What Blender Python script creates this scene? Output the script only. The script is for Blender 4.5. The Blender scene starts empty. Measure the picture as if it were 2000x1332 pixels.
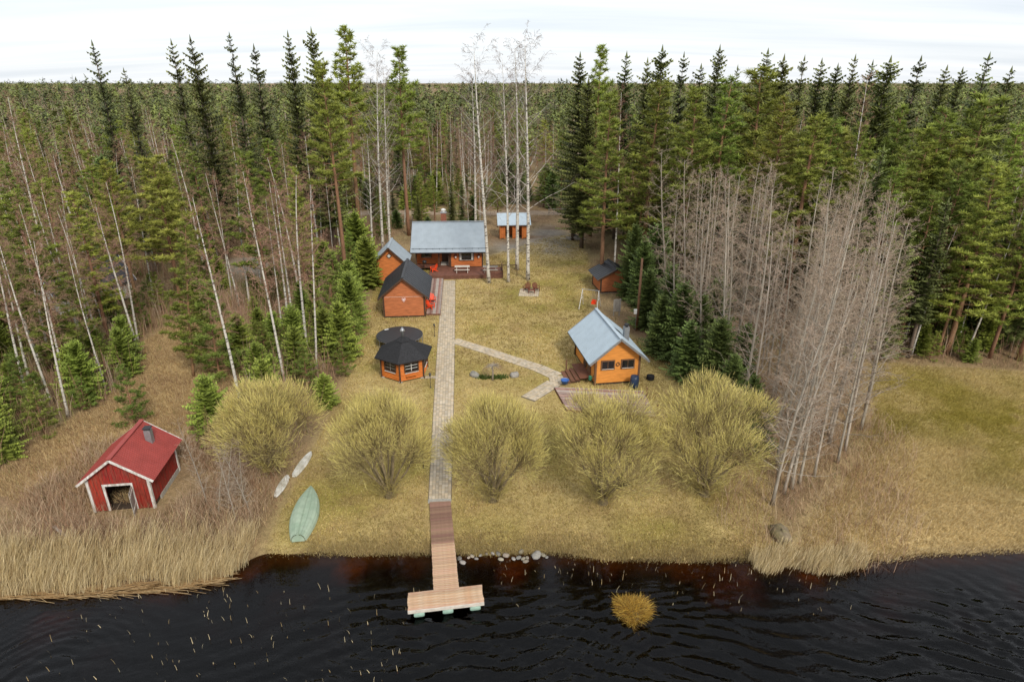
import bpy, math, random
import numpy as np
from mathutils import Vector, Matrix

R = math.radians
scene = bpy.context.scene
C = scene.collection
random.seed(7)
rng = np.random.default_rng(7)

# ------------------------------------------------------------------ camera, sky, sun, exposure
CAM_H, FPX, PITCH = 23.0, 1220.0, R(22.5)
cam_data = bpy.data.cameras.new('camera')
cam_data.sensor_width = 36.0
cam_data.lens = FPX / 2000.0 * 36.0
cam_data.clip_start = 0.5
cam_data.clip_end = 20000
cam = bpy.data.objects.new('camera', cam_data)
C.objects.link(cam)
cam.location = (0, 0, CAM_H)
cam.rotation_euler = (R(90) - PITCH, 0, 0)
scene.camera = cam

SUN_TO = Vector((0.34, -0.70, 0.66)).normalized()      # towards the sun: behind the camera, to the right
world = bpy.data.worlds.new('World')
scene.world = world
world.use_nodes = True
wn, wl = world.node_tree.nodes, world.node_tree.links
wn.clear()
w_out = wn.new('ShaderNodeOutputWorld')
w_sky = wn.new('ShaderNodeTexSky')
w_sky.sky_type = 'NISHITA'
w_sky.sun_disc = False
w_sky.sun_elevation = math.asin(SUN_TO.z)
w_sky.sun_rotation = math.atan2(SUN_TO.x, SUN_TO.y)
w_bg = wn.new('ShaderNodeBackground'); w_bg.inputs['Strength'].default_value = 0.10
wl.new(w_sky.outputs['Color'], w_bg.inputs['Color'])
# a thin, nearly closed layer of streaky cloud over the whole sky
w_tc = wn.new('ShaderNodeTexCoord')
w_sep = wn.new('ShaderNodeSeparateXYZ'); wl.new(w_tc.outputs['Generated'], w_sep.inputs[0])
w_zz = wn.new('ShaderNodeMath'); w_zz.operation = 'MAXIMUM'; w_zz.inputs[1].default_value = 0.0
wl.new(w_sep.outputs['Z'], w_zz.inputs[0])
w_za = wn.new('ShaderNodeMath'); w_za.operation = 'ADD'; w_za.inputs[1].default_value = 0.09
wl.new(w_zz.outputs[0], w_za.inputs[0])
w_dx = wn.new('ShaderNodeMath'); w_dx.operation = 'DIVIDE'
w_dy = wn.new('ShaderNodeMath'); w_dy.operation = 'DIVIDE'
wl.new(w_sep.outputs['X'], w_dx.inputs[0]); wl.new(w_za.outputs[0], w_dx.inputs[1])
wl.new(w_sep.outputs['Y'], w_dy.inputs[0]); wl.new(w_za.outputs[0], w_dy.inputs[1])
w_cmb = wn.new('ShaderNodeCombineXYZ')
wl.new(w_dx.outputs[0], w_cmb.inputs['X']); wl.new(w_dy.outputs[0], w_cmb.inputs['Y'])
w_map = wn.new('ShaderNodeMapping')
w_map.inputs['Rotation'].default_value = (0, 0, R(12))
w_map.inputs['Scale'].default_value = (0.16, 0.75, 1)
wl.new(w_cmb.outputs[0], w_map.inputs['Vector'])
w_n = wn.new('ShaderNodeTexNoise'); w_n.inputs['Scale'].default_value = 1.6
w_n.inputs['Detail'].default_value = 7; w_n.inputs['Roughness'].default_value = 0.55
w_n.inputs['Distortion'].default_value = 0.4
wl.new(w_map.outputs[0], w_n.inputs['Vector'])
w_rp = wn.new('ShaderNodeValToRGB')
w_rp.color_ramp.elements[0].position = 0.30; w_rp.color_ramp.elements[0].color = (0.455, 0.485, 0.525, 1)
w_rp.color_ramp.elements[1].position = 0.60; w_rp.color_ramp.elements[1].color = (0.565, 0.578, 0.60, 1)
wl.new(w_n.outputs['Fac'], w_rp.inputs[0])
w_bg2 = wn.new('ShaderNodeBackground'); w_bg2.inputs['Strength'].default_value = 1.0
wl.new(w_rp.outputs[0], w_bg2.inputs['Color'])
w_mix = wn.new('ShaderNodeMixShader'); w_mix.inputs[0].default_value = 0.88
wl.new(w_bg.outputs[0], w_mix.inputs[1]); wl.new(w_bg2.outputs[0], w_mix.inputs[2])
wl.new(w_mix.outputs[0], w_out.inputs['Surface'])

sun_data = bpy.data.lights.new('sun', 'SUN')
sun_data.energy = 1.5
sun_data.angle = R(12)
sun_data.color = (1.0, 0.94, 0.84)
sun = bpy.data.objects.new('sun', sun_data)
C.objects.link(sun)
sun.rotation_euler = (-SUN_TO).to_track_quat('-Z', 'Y').to_euler()
sun.location = (30, -60, 80)

scene.view_settings.view_transform = 'Standard'
scene.view_settings.look = 'None'
scene.view_settings.exposure = 0.88
scene.view_settings.gamma = 1.0
scene.view_settings.use_curve_mapping = False
scene.render.engine = 'CYCLES'
scene.cycles.max_bounces = 6
scene.cycles.diffuse_bounces = 3
scene.cycles.glossy_bounces = 2
scene.cycles.transparent_max_bounces = 8
scene.cycles.use_denoising = True

# ------------------------------------------------------------------ pixel of the photograph -> place on the ground
_c, _s = math.cos(PITCH), math.sin(PITCH)
def ray(x, y):
    dx, dy = (x - 1000) / FPX, -(y - 666) / FPX
    return dx, _c + dy * _s, -_s + dy * _c
def G(x, y, z=0.0):
    d = ray(x, y); t = (z - CAM_H) / d[2]
    return Vector((d[0] * t, d[1] * t, z))
def at_depth(x, y, Y):
    d = ray(x, y); t = Y / d[1]
    return Vector((d[0] * t, Y, CAM_H + d[2] * t))
def GP(pts, z=0.0):
    return [tuple(G(x, y, z)[:2]) for x, y in pts]

# ------------------------------------------------------------------ helpers
def tag(o, label=None, cat=None, group=None, kind=None):
    if label: o['label'] = label
    if cat: o['category'] = cat
    if group: o['group'] = group
    if kind: o['kind'] = kind
    return o
def empty(name, loc=(0, 0, 0), rz=0.0, label=None, cat=None, group=None):
    o = bpy.data.objects.new(name, None); C.objects.link(o)
    o.empty_display_size = 0.3
    o.location = loc; o.rotation_euler = (0, 0, rz)
    return tag(o, label, cat, group)
def link_mesh(name, me, parent=None, loc=(0, 0, 0), rz=0.0):
    o = bpy.data.objects.new(name, me); C.objects.link(o)
    o.location = loc; o.rotation_euler = (0, 0, rz)
    if parent is not None: o.parent = parent
    return o
def np_mesh(name, verts, faces_tri, mat, cols=None, smooth=False):
    """verts (n,3), faces (m,3) or (m,4) -> mesh datablock; cols (n,3) point colours"""
    me = bpy.data.meshes.new(name)
    verts = np.asarray(verts, np.float32); faces = np.asarray(faces_tri, np.int32)
    k = faces.shape[1]
    me.vertices.add(len(verts)); me.vertices.foreach_set('co', verts.ravel())
    me.loops.add(faces.size); me.loops.foreach_set('vertex_index', faces.ravel())
    me.polygons.add(len(faces))
    me.polygons.foreach_set('loop_start', np.arange(0, faces.size, k, dtype=np.int32))
    me.polygons.foreach_set('loop_total', np.full(len(faces), k, np.int32))
    if cols is not None:
        a = me.color_attributes.new('Col', 'FLOAT_COLOR', 'POINT')
        c4 = np.ones((len(verts), 4), np.float32); c4[:, :cols.shape[1]] = cols
        a.data.foreach_set('color', c4.ravel())
    me.update(calc_edges=True)
    if smooth: me.polygons.foreach_set('use_smooth', np.ones(len(faces), bool))
    if mat: me.materials.append(mat)
    return me

class MB:
    def __init__(self): self.v = []; self.f = []; self.c = []
    def add(self, vs, fs, col=None):
        b = len(self.v); self.v += [tuple(p) for p in vs]
        self.f += [tuple(i + b for i in q) for q in fs]
        if col is not None: self.c += [col] * len(vs)
        return self
    def box(self, x0, x1, y0, y1, z0, z1, col=None):
        return self.add([(x0,y0,z0),(x1,y0,z0),(x1,y1,z0),(x0,y1,z0),(x0,y0,z1),(x1,y0,z1),(x1,y1,z1),(x0,y1,z1)],
                 [(0,3,2,1),(4,5,6,7),(0,1,5,4),(1,2,6,5),(2,3,7,6),(3,0,4,7)], col)
    def beam(self, p0, p1, w, h, up=(0, 0, 1), col=None):
        p0, p1 = Vector(p0), Vector(p1); d = (p1 - p0).normalized(); up = Vector(up)
        if abs(d.dot(up)) > .98: up = Vector((0, 1, 0))
        s = d.cross(up).normalized() * w / 2; u = s.normalized().cross(d).normalized() * h / 2
        vs = [p0 - s - u, p0 + s - u, p0 + s + u, p0 - s + u, p1 - s - u, p1 + s - u, p1 + s + u, p1 - s + u]
        return self.add(vs, [(3,2,1,0),(4,5,6,7),(0,1,5,4),(1,2,6,5),(2,3,7,6),(3,0,4,7)], col)
    def tube(self, pts, rad, n=6, cap=True, col=None):
        pts = [Vector(p) for p in pts]
        if not hasattr(rad, '__len__'): rad = [rad] * len(pts)
        vs, fs = [], []
        for i, p in enumerate(pts):
            d = (pts[min(i + 1, len(pts) - 1)] - pts[max(i - 1, 0)]).normalized()
            a = d.orthogonal().normalized() if i == 0 else (a - d * a.dot(d)).normalized()
            b = d.cross(a)
            for k in range(n):
                t = 2 * math.pi * k / n
                vs.append(p + (a * math.cos(t) + b * math.sin(t)) * rad[i])
        for i in range(len(pts) - 1):
            for k in range(n):
                k2 = (k + 1) % n
                fs.append((i*n+k, i*n+k2, (i+1)*n+k2, (i+1)*n+k))
        if cap:
            fs.append(tuple(reversed(range(n)))); fs.append(tuple(range((len(pts)-1)*n, len(pts)*n)))
        return self.add(vs, fs, col)
    def lathe(self, prof, n=16, c=(0, 0)):
        pts = [(c[0], c[1], z) for r, z in prof]
        vs, fs = [], []
        for r, z in prof:
            for k in range(n):
                t = 2 * math.pi * k / n; vs.append((c[0] + r * math.cos(t), c[1] + r * math.sin(t), z))
        for i in range(len(prof) - 1):
            for k in range(n):
                k2 = (k + 1) % n; fs.append((i*n+k, i*n+k2, (i+1)*n+k2, (i+1)*n+k))
        fs.append(tuple(reversed(range(n)))); fs.append(tuple(range((len(prof)-1)*n, len(prof)*n)))
        return self.add(vs, fs)
    def prism(self, poly, z0, z1):
        n = len(poly)
        vs = [(x, y, z0) for x, y in poly] + [(x, y, z1) for x, y in poly]
        fs = [tuple(reversed(range(n))), tuple(range(n, 2*n))] + [(i, (i+1) % n, n+(i+1) % n, n+i) for i in range(n)]
        return self.add(vs, fs)
    def mesh(self, name, mat, smooth=False):
        me = bpy.data.meshes.new(name); me.from_pydata(self.v, [], self.f)
        if self.c and len(self.c) == len(self.v):
            a = me.color_attributes.new('Col', 'FLOAT_COLOR', 'POINT')
            a.data.foreach_set('color', np.array([(*c, 1) for c in self.c], np.float32).ravel())
        me.update()
        if smooth: me.polygons.foreach_set('use_smooth', [True] * len(me.polygons))
        me.materials.append(mat)
        return me
    def build(self, name, mat, parent=None, loc=(0, 0, 0), rz=0.0, smooth=False):
        return link_mesh(name, self.mesh(name, mat, smooth), parent, loc, rz)

# ------------------------------------------------------------------ materials
def mat(name, col, rough=0.7, noise=None, metal=0.0, bump=None, attr=False, obj_rand=0.0, trans=0.0, spec=0.3, col2=None, stretch=(1,1,1)):
    """col: linear base colour. noise=(scale, amount) value mottling; col2: second colour mixed in by a coarser noise"""
    m = bpy.data.materials.new(name); m.use_nodes = True
    n, l = m.node_tree.nodes, m.node_tree.links
    b = n['Principled BSDF']
    b.inputs['Roughness'].default_value = rough; b.inputs['Metallic'].default_value = metal
    b.inputs['Specular IOR Level'].default_value = spec
    out = None
    if attr:
        a = n.new('ShaderNodeVertexColor'); a.layer_name = 'Col'; out = a.outputs[0]
    else:
        r = n.new('ShaderNodeRGB'); r.outputs[0].default_value = (*col, 1); out = r.outputs[0]
    tc = n.new('ShaderNodeTexCoord'); mp = n.new('ShaderNodeMapping'); mp.inputs['Scale'].default_value = stretch
    l.new(tc.outputs['Object'], mp.inputs['Vector'])
    if col2:
        t = n.new('ShaderNodeTexNoise'); t.inputs['Scale'].default_value = (noise[0] if noise else 3) * .4; t.inputs['Detail'].default_value = 5
        l.new(mp.outputs[0], t.inputs['Vector'])
        rp = n.new('ShaderNodeValToRGB'); rp.color_ramp.elements[0].position = .42; rp.color_ramp.elements[1].position = .62
        l.new(t.outputs['Fac'], rp.inputs[0])
        mx = n.new('ShaderNodeMix'); mx.data_type = 'RGBA'; l.new(rp.outputs[0], mx.inputs['Factor'])
        l.new(out, mx.inputs['A']); mx.inputs['B'].default_value = (*col2, 1); out = mx.outputs['Result']
    if noise:
        t = n.new('ShaderNodeTexNoise'); t.inputs['Scale'].default_value = noise[0]; t.inputs['Detail'].default_value = 4
        l.new(mp.outputs[0], t.inputs['Vector'])
        mr = n.new('ShaderNodeMapRange'); mr.inputs['From Min'].default_value = .3; mr.inputs['From Max'].default_value = .7
        mr.inputs['To Min'].default_value = 1 - noise[1]; mr.inputs['To Max'].default_value = 1 + noise[1]
        l.new(t.outputs['Fac'], mr.inputs['Value'])
        h = n.new('ShaderNodeHueSaturation'); l.new(mr.outputs[0], h.inputs['Value']); l.new(out, h.inputs['Color']); out = h.outputs[0]
    if obj_rand:
        oi = n.new('ShaderNodeObjectInfo'); mr = n.new('ShaderNodeMapRange')
        mr.inputs['To Min'].default_value = 1 - obj_rand; mr.inputs['To Max'].default_value = 1 + obj_rand
        l.new(oi.outputs['Random'], mr.inputs['Value'])
        mh = n.new('ShaderNodeMapRange'); mh.inputs['To Min'].default_value = .5 - obj_rand*.06; mh.inputs['To Max'].default_value = .5 + obj_rand*.06
        ml = n.new('ShaderNodeMath'); ml.operation = 'FRACT'; mm = n.new('ShaderNodeMath'); mm.operation = 'MULTIPLY'; mm.inputs[1].default_value = 17.3
        l.new(oi.outputs['Random'], mm.inputs[0]); l.new(mm.outputs[0], ml.inputs[0]); l.new(ml.outputs[0], mh.inputs['Value'])
        h = n.new('ShaderNodeHueSaturation'); l.new(mr.outputs[0], h.inputs['Value']); l.new(mh.outputs[0], h.inputs['Hue']); l.new(out, h.inputs['Color']); out = h.outputs[0]
    l.new(out, b.inputs['Base Color'])
    if trans:
        tr = n.new('ShaderNodeBsdfTranslucent'); l.new(out, tr.inputs['Color'])
        ms = n.new('ShaderNodeMixShader'); ms.inputs[0].default_value = trans
        l.new(b.outputs[0], ms.inputs[1]); l.new(tr.outputs[0], ms.inputs[2])
        l.new(ms.outputs[0], n['Material Output'].inputs['Surface'])
    if bump:
        t = n.new('ShaderNodeTexNoise'); t.inputs['Scale'].default_value = bump[0]; t.inputs['Detail'].default_value = 4
        l.new(mp.outputs[0], t.inputs['Vector'])
        bp = n.new('ShaderNodeBump'); bp.inputs['Strength'].default_value = bump[1]; bp.inputs['Distance'].default_value = 0.05
        l.new(t.outputs['Fac'], bp.inputs['Height']); l.new(bp.outputs[0], b.inputs['Normal'])
    return m

M = {}
M['orange_log']   = mat('orange_log', (0.50, 0.155, 0.040), .6, (4, .26), obj_rand=.05, stretch=(.35, .35, 2.2))
M['orange_brown'] = mat('orange_brown', (0.44, 0.145, 0.055), .6, (4, .26), stretch=(.35, .35, 2.2))
M['orange_light'] = mat('orange_light', (0.68, 0.270, 0.055), .55, (4, .16), stretch=(.35, .35, 2.2))
M['orange_red']   = mat('orange_red', (0.60, 0.180, 0.035), .5, (4, .2), stretch=(.35, .35, 2.2))
M['dark_trim']    = mat('dark_trim', (0.075, 0.042, 0.026), .65, (5, .2))
M['brown_trim']   = mat('brown_trim', (0.16, 0.085, 0.045), .65, (5, .2))
M['blue_roof']    = mat('blue_roof', (0.315, 0.365, 0.405), .45, (1.3, .07), spec=.5)
M['blue_roof2']   = mat('blue_roof2', (0.42, 0.50, 0.56), .42, (1.3, .06), spec=.5)
M['black_roof']   = mat('black_roof', (0.030, 0.031, 0.035), .42, (2.0, .2), obj_rand=.12, spec=.5)
M['shingle']      = mat('shingle', (0.024, 0.024, 0.026), .85, (9, .4), obj_rand=.2)
M['red_roof']     = mat('red_roof', (0.31, 0.060, 0.050), .5, (1.5, .12))
M['red_wall']     = mat('red_wall', (0.30, 0.030, 0.016), .75, (6, .3), obj_rand=.10, col2=(.22, .05, .03), stretch=(4, 4, .6))
M['white_paint']  = mat('white_paint', (0.72, 0.70, 0.66), .6, (5, .1))
M['worn_white']   = mat('worn_white', (0.66, 0.64, 0.60), .7, (5, .14), col2=(.42, .38, .33), stretch=(3, 3, .8))
M['dark_metal']   = mat('dark_metal', (0.02, 0.02, 0.022), .45, (6, .2), spec=.5)
M['grey_metal']   = mat('grey_metal', (0.36, 0.37, 0.38), .38, (5, .12), metal=.6)
M['white_metal']  = mat('white_metal', (0.70, 0.69, 0.66), .45, (6, .08))
M['concrete']     = mat('concrete', (0.36, 0.34, 0.30), .9, (7, .2), bump=(30, .3))
M['deck_brown']   = mat('deck_brown', (0.155, 0.070, 0.045), .7, (3, .22), obj_rand=.12)
M['deck_worn']    = mat('deck_worn', (0.26, 0.13, 0.10), .8, (3, .2), attr=True)
M['step_brown']   = mat('step_brown', (0.17, 0.075, 0.040), .65, (4, .18), obj_rand=.12)
M['pier_old']     = mat('pier_old', (0.255, 0.150, 0.105), .8, (5, .2), obj_rand=.22, stretch=(1, 5, 5))
M['pier_new']     = mat('pier_new', (0.45, 0.265, 0.160), .75, (5, .16), obj_rand=.14, stretch=(1, 5, 5), col2=(.50, .36, .25))
M['grey_wood']    = mat('grey_wood', (0.33, 0.30, 0.26), .85, (6, .2), obj_rand=.15, stretch=(1, 1, .3))
M['pale_wood']    = mat('pale_wood', (0.55, 0.50, 0.43), .8, (5, .15))
M['red_plastic']  = mat('red_plastic', (0.80, 0.075, 0.018), .4, spec=.5)
M['red_brown']    = mat('red_brown', (0.15, 0.045, 0.025), .6, (5, .2))
M['blue_plastic'] = mat('blue_plastic', (0.035, 0.13, 0.42), .4, (6, .1), spec=.5)
M['navy_plastic'] = mat('navy_plastic', (0.020, 0.040, 0.085), .4, (3, .4), spec=.5)
M['green_plastic']= mat('green_plastic', (0.03, 0.16, 0.09), .4)
M['float_green']  = mat('float_green', (0.25, 0.37, 0.30), .5, (6, .15))
M['boat_green']   = mat('boat_green', (0.285, 0.375, 0.275), .5, (4, .10), obj_rand=.05, col2=(.34, .42, .32))
M['kayak_white']  = mat('kayak_white', (0.66, 0.65, 0.60), .5, (4, .15), col2=(.45, .43, .36))
M['rubber']       = mat('rubber', (0.014, 0.014, 0.015), .7, (8, .3))
M['net_black']    = mat('net_black', (0.020, 0.021, 0.024), .6, (8, .2), col2=(.03, .031, .034))
M['glass']        = mat('glass', (0.012, 0.013, 0.015), .08, spec=.6)
M['curtain']      = mat('curtain', (0.55, 0.53, 0.48), .9, (6, .15))
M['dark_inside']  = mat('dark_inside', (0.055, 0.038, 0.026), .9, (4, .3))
M['stone']        = mat('stone', (0.24, 0.225, 0.20), .85, (5, .25), obj_rand=.35, bump=(9, .4))
M['stone_pale']   = mat('stone_pale', (0.27, 0.235, 0.18), .85, (5, .2), obj_rand=.3, bump=(9, .4))
M['boulder']      = mat('boulder', (0.21, 0.165, 0.105), .9, (4, .3), bump=(6, .5), col2=(.20, .17, .08))
M['paver']        = mat('paver', (0.4, 0.36, 0.29), .85, (2.0, .12), attr=True)
M['joint']        = mat('joint', (0.16, 0.13, 0.085), .95, (6, .3))
M['bark_pine']    = mat('bark_pine', (0.25, 0.135, 0.075), .85, (5, .3), obj_rand=.2, stretch=(3, 3, .6))
M['bark_spruce']  = mat('bark_spruce', (0.155, 0.115, 0.085), .9, (5, .3), obj_rand=.15, stretch=(3, 3, .6))
M['bark_alder']   = mat('bark_alder', (0.35, 0.305, 0.245), .85, (2.5, .28), obj_rand=.15, stretch=(1.5, 1.5, .5))
M['bark_willow']  = mat('bark_willow', (0.20, 0.155, 0.085), .9, (5, .3))
M['twig_birch']   = mat('twig_birch', (0.29, 0.175, 0.115), .8, obj_rand=.22)
M['twig_yard']    = mat('twig_yard', (0.20, 0.145, 0.115), .8, obj_rand=.15)
M['twig_alder']   = mat('twig_alder', (0.345, 0.26, 0.185), .85, obj_rand=.14)
M['twig_willow']  = mat('twig_willow', (0.43, 0.37, 0.085), .7, attr=True, trans=.25)
M['brush']        = mat('brush', (0.20, 0.125, 0.075), .9, attr=True)
M['needle_spruce']= mat('needle_spruce', (0.050, 0.066, 0.018), .6, attr=True, obj_rand=.28, trans=.15)
M['needle_pine']  = mat('needle_pine', (0.12, 0.15, 0.030), .55, attr=True, obj_rand=.28, trans=.32)
M['needle_young'] = mat('needle_young', (0.09, 0.14, 0.02), .6, attr=True, obj_rand=.2, trans=.2)
M['far_tree']     = mat('far_tree', (0.06, 0.07, 0.025), .7, attr=True)
M['grass']        = mat('grass', (0.3, 0.24, 0.08), .85, attr=True, trans=.25)
M['reed']         = mat('reed', (0.5, 0.4, 0.22), .8, attr=True, trans=.2)
M['plant_green']  = mat('plant_green', (0.07, 0.13, 0.02), .5, (5, .3))

def birch_bark():
    m = bpy.data.materials.new('bark_birch'); m.use_nodes = True
    n, l = m.node_tree.nodes, m.node_tree.links; b = n['Principled BSDF']; b.inputs['Roughness'].default_value = .75
    tc = n.new('ShaderNodeTexCoord'); mp = n.new('ShaderNodeMapping'); mp.inputs['Scale'].default_value = (1.6, 1.6, 5.0)
    l.new(tc.outputs['Object'], mp.inputs['Vector'])
    t = n.new('ShaderNodeTexNoise'); t.inputs['Scale'].default_value = 1.3; t.inputs['Detail'].default_value = 3
    l.new(mp.outputs[0], t.inputs['Vector'])
    rp = n.new('ShaderNodeValToRGB'); e = rp.color_ramp.elements
    e[0].position = .36; e[0].color = (.07, .055, .045, 1); e[1].position = .46; e[1].color = (.58, .54, .47, 1)
    l.new(t.outputs['Fac'], rp.inputs[0]); l.new(rp.outputs[0], b.inputs['Base Color'])
    return m
M['bark_birch'] = birch_bark()

# ------------------------------------------------------------------ terrain and its regions
SHORE = GP([(-900, 1190), (-300, 1168), (0, 1150), (150, 1146), (300, 1136), (440, 1118), (505, 1090), (600, 1082), (840, 1083), (960, 1082), (1060, 1080),
            (1180, 1092), (1330, 1096), (1480, 1094), (1600, 1100), (1740, 1094), (1860, 1082), (2000, 1076), (2300, 1064), (2900, 1045)], 0)
SHX = np.array([p[0] for p in SHORE]); SHY = np.array([p[1] for p in SHORE])
WATER_Z = -0.30
def shore_y(x): return np.interp(x, SHX, SHY)
def vnoise(x, y, s, seed=0):
    x = np.asarray(x, float) / s; y = np.asarray(y, float) / s
    xi, yi = np.floor(x).astype(np.int64), np.floor(y).astype(np.int64)
    fx, fy = x - xi, y - yi; fx = fx*fx*(3-2*fx); fy = fy*fy*(3-2*fy)
    def h(a, b):
        n = (a * 374761393 + b * 668265263 + seed * 982451653) & 0x7fffffff
        n = ((n ^ (n >> 13)) * 1274126177) & 0x7fffffff
        return ((n ^ (n >> 16)) & 0xffff) / 65535.0
    return (h(xi, yi)*(1-fx) + h(xi+1, yi)*fx)*(1-fy) + (h(xi, yi+1)*(1-fx) + h(xi+1, yi+1)*fx)*fy
def ground_z(x, y):
    x = np.asarray(x, float); y = np.asarray(y, float)
    d = y - shore_y(x) + (vnoise(x, y, 1.3, 3) - .5) * .7
    land = np.clip((d + .1) / 2.2, 0, 1); land = land * land * (3 - 2 * land)
    z = np.where(d > -.1, -.36 + .36 * land, -.36 + (d + .1) * .26)
    z = np.maximum(z, -4.0)
    far = np.clip((y - 260) / 900, 0, 1)
    z = z + far * 7.0 * (vnoise(x, y, 420, 5)) * (y < 4000)
    rough = np.clip((d - 1) / 3, 0, 1) * (1 - in_poly_soft(x, y, 'lawn'))
    return z + rough * (vnoise(x, y, 2.1, 9) - .5) * .22
POLY = {
 'lawn': GP([(505, 1092), (560, 985), (600, 900), (650, 800), (690, 700), (715, 620), (735, 545), (800, 520), (960, 500), (1050, 470), (1120, 455), (1145, 490), (1160, 560), (1150, 610),
             (1290, 690), (1400, 780), (1490, 900), (1510, 1000), (1530, 1100), (1100, 1100)]),
 'meadow': GP([(1695, 705), (1800, 715), (2150, 735), (2500, 800), (2500, 1085), (1760, 1100), (1540, 1100), (1590, 1000), (1680, 900), (1710, 800)]),
 'clearing': GP([(300, 655), (380, 620), (470, 640), (455, 780), (400, 850), (330, 900), (250, 985), (120, 985), (20, 940), (60, 880), (150, 830), (250, 760)]),
 'gravel': GP([(955, 492), (965, 470), (1000, 472), (1040, 450), (1075, 440), (1108, 455), (1135, 492), (1100, 502), (1040, 497)]),
 'gravel_left': GP([(430, 545), (450, 505), (530, 495), (560, 520), (520, 548)]),
 'road': GP([(300, 421), (300, 413), (800, 412), (1150, 412), (1500, 409), (1500, 416), (1150, 420), (800, 420)]),
 'moss': GP([(1705, 740), (1850, 745), (2100, 790), (2100, 965), (1950, 925), (1850, 870), (1740, 840)]),
}
def poly_sd(x, y, poly):
    x = np.asarray(x, float); y = np.asarray(y, float)
    inside = np.zeros(x.shape, bool); dist = np.full(x.shape, 1e9)
    n = len(poly)
    for i in range(n):
        (x0, y0), (x1, y1) = poly[i], poly[(i + 1) % n]
        dx, dy = x1 - x0, y1 - y0
        t = np.clip(((x - x0) * dx + (y - y0) * dy) / (dx*dx + dy*dy + 1e-9), 0, 1)
        dist = np.minimum(dist, np.hypot(x - x0 - t*dx, y - y0 - t*dy))
        cond = ((y0 > y) != (y1 > y)) & (x < dx * (y - y0) / (dy + (1e-12 if dy == 0 else 0)) + x0)
        inside ^= cond
    return np.where(inside, dist, -dist)
def in_poly_soft(x, y, key, w=1.0):
    t = np.clip(poly_sd(x, y, POLY[key]) / w * .5 + .5, 0, 1)
    return t * t * (3 - 2 * t)

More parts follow.
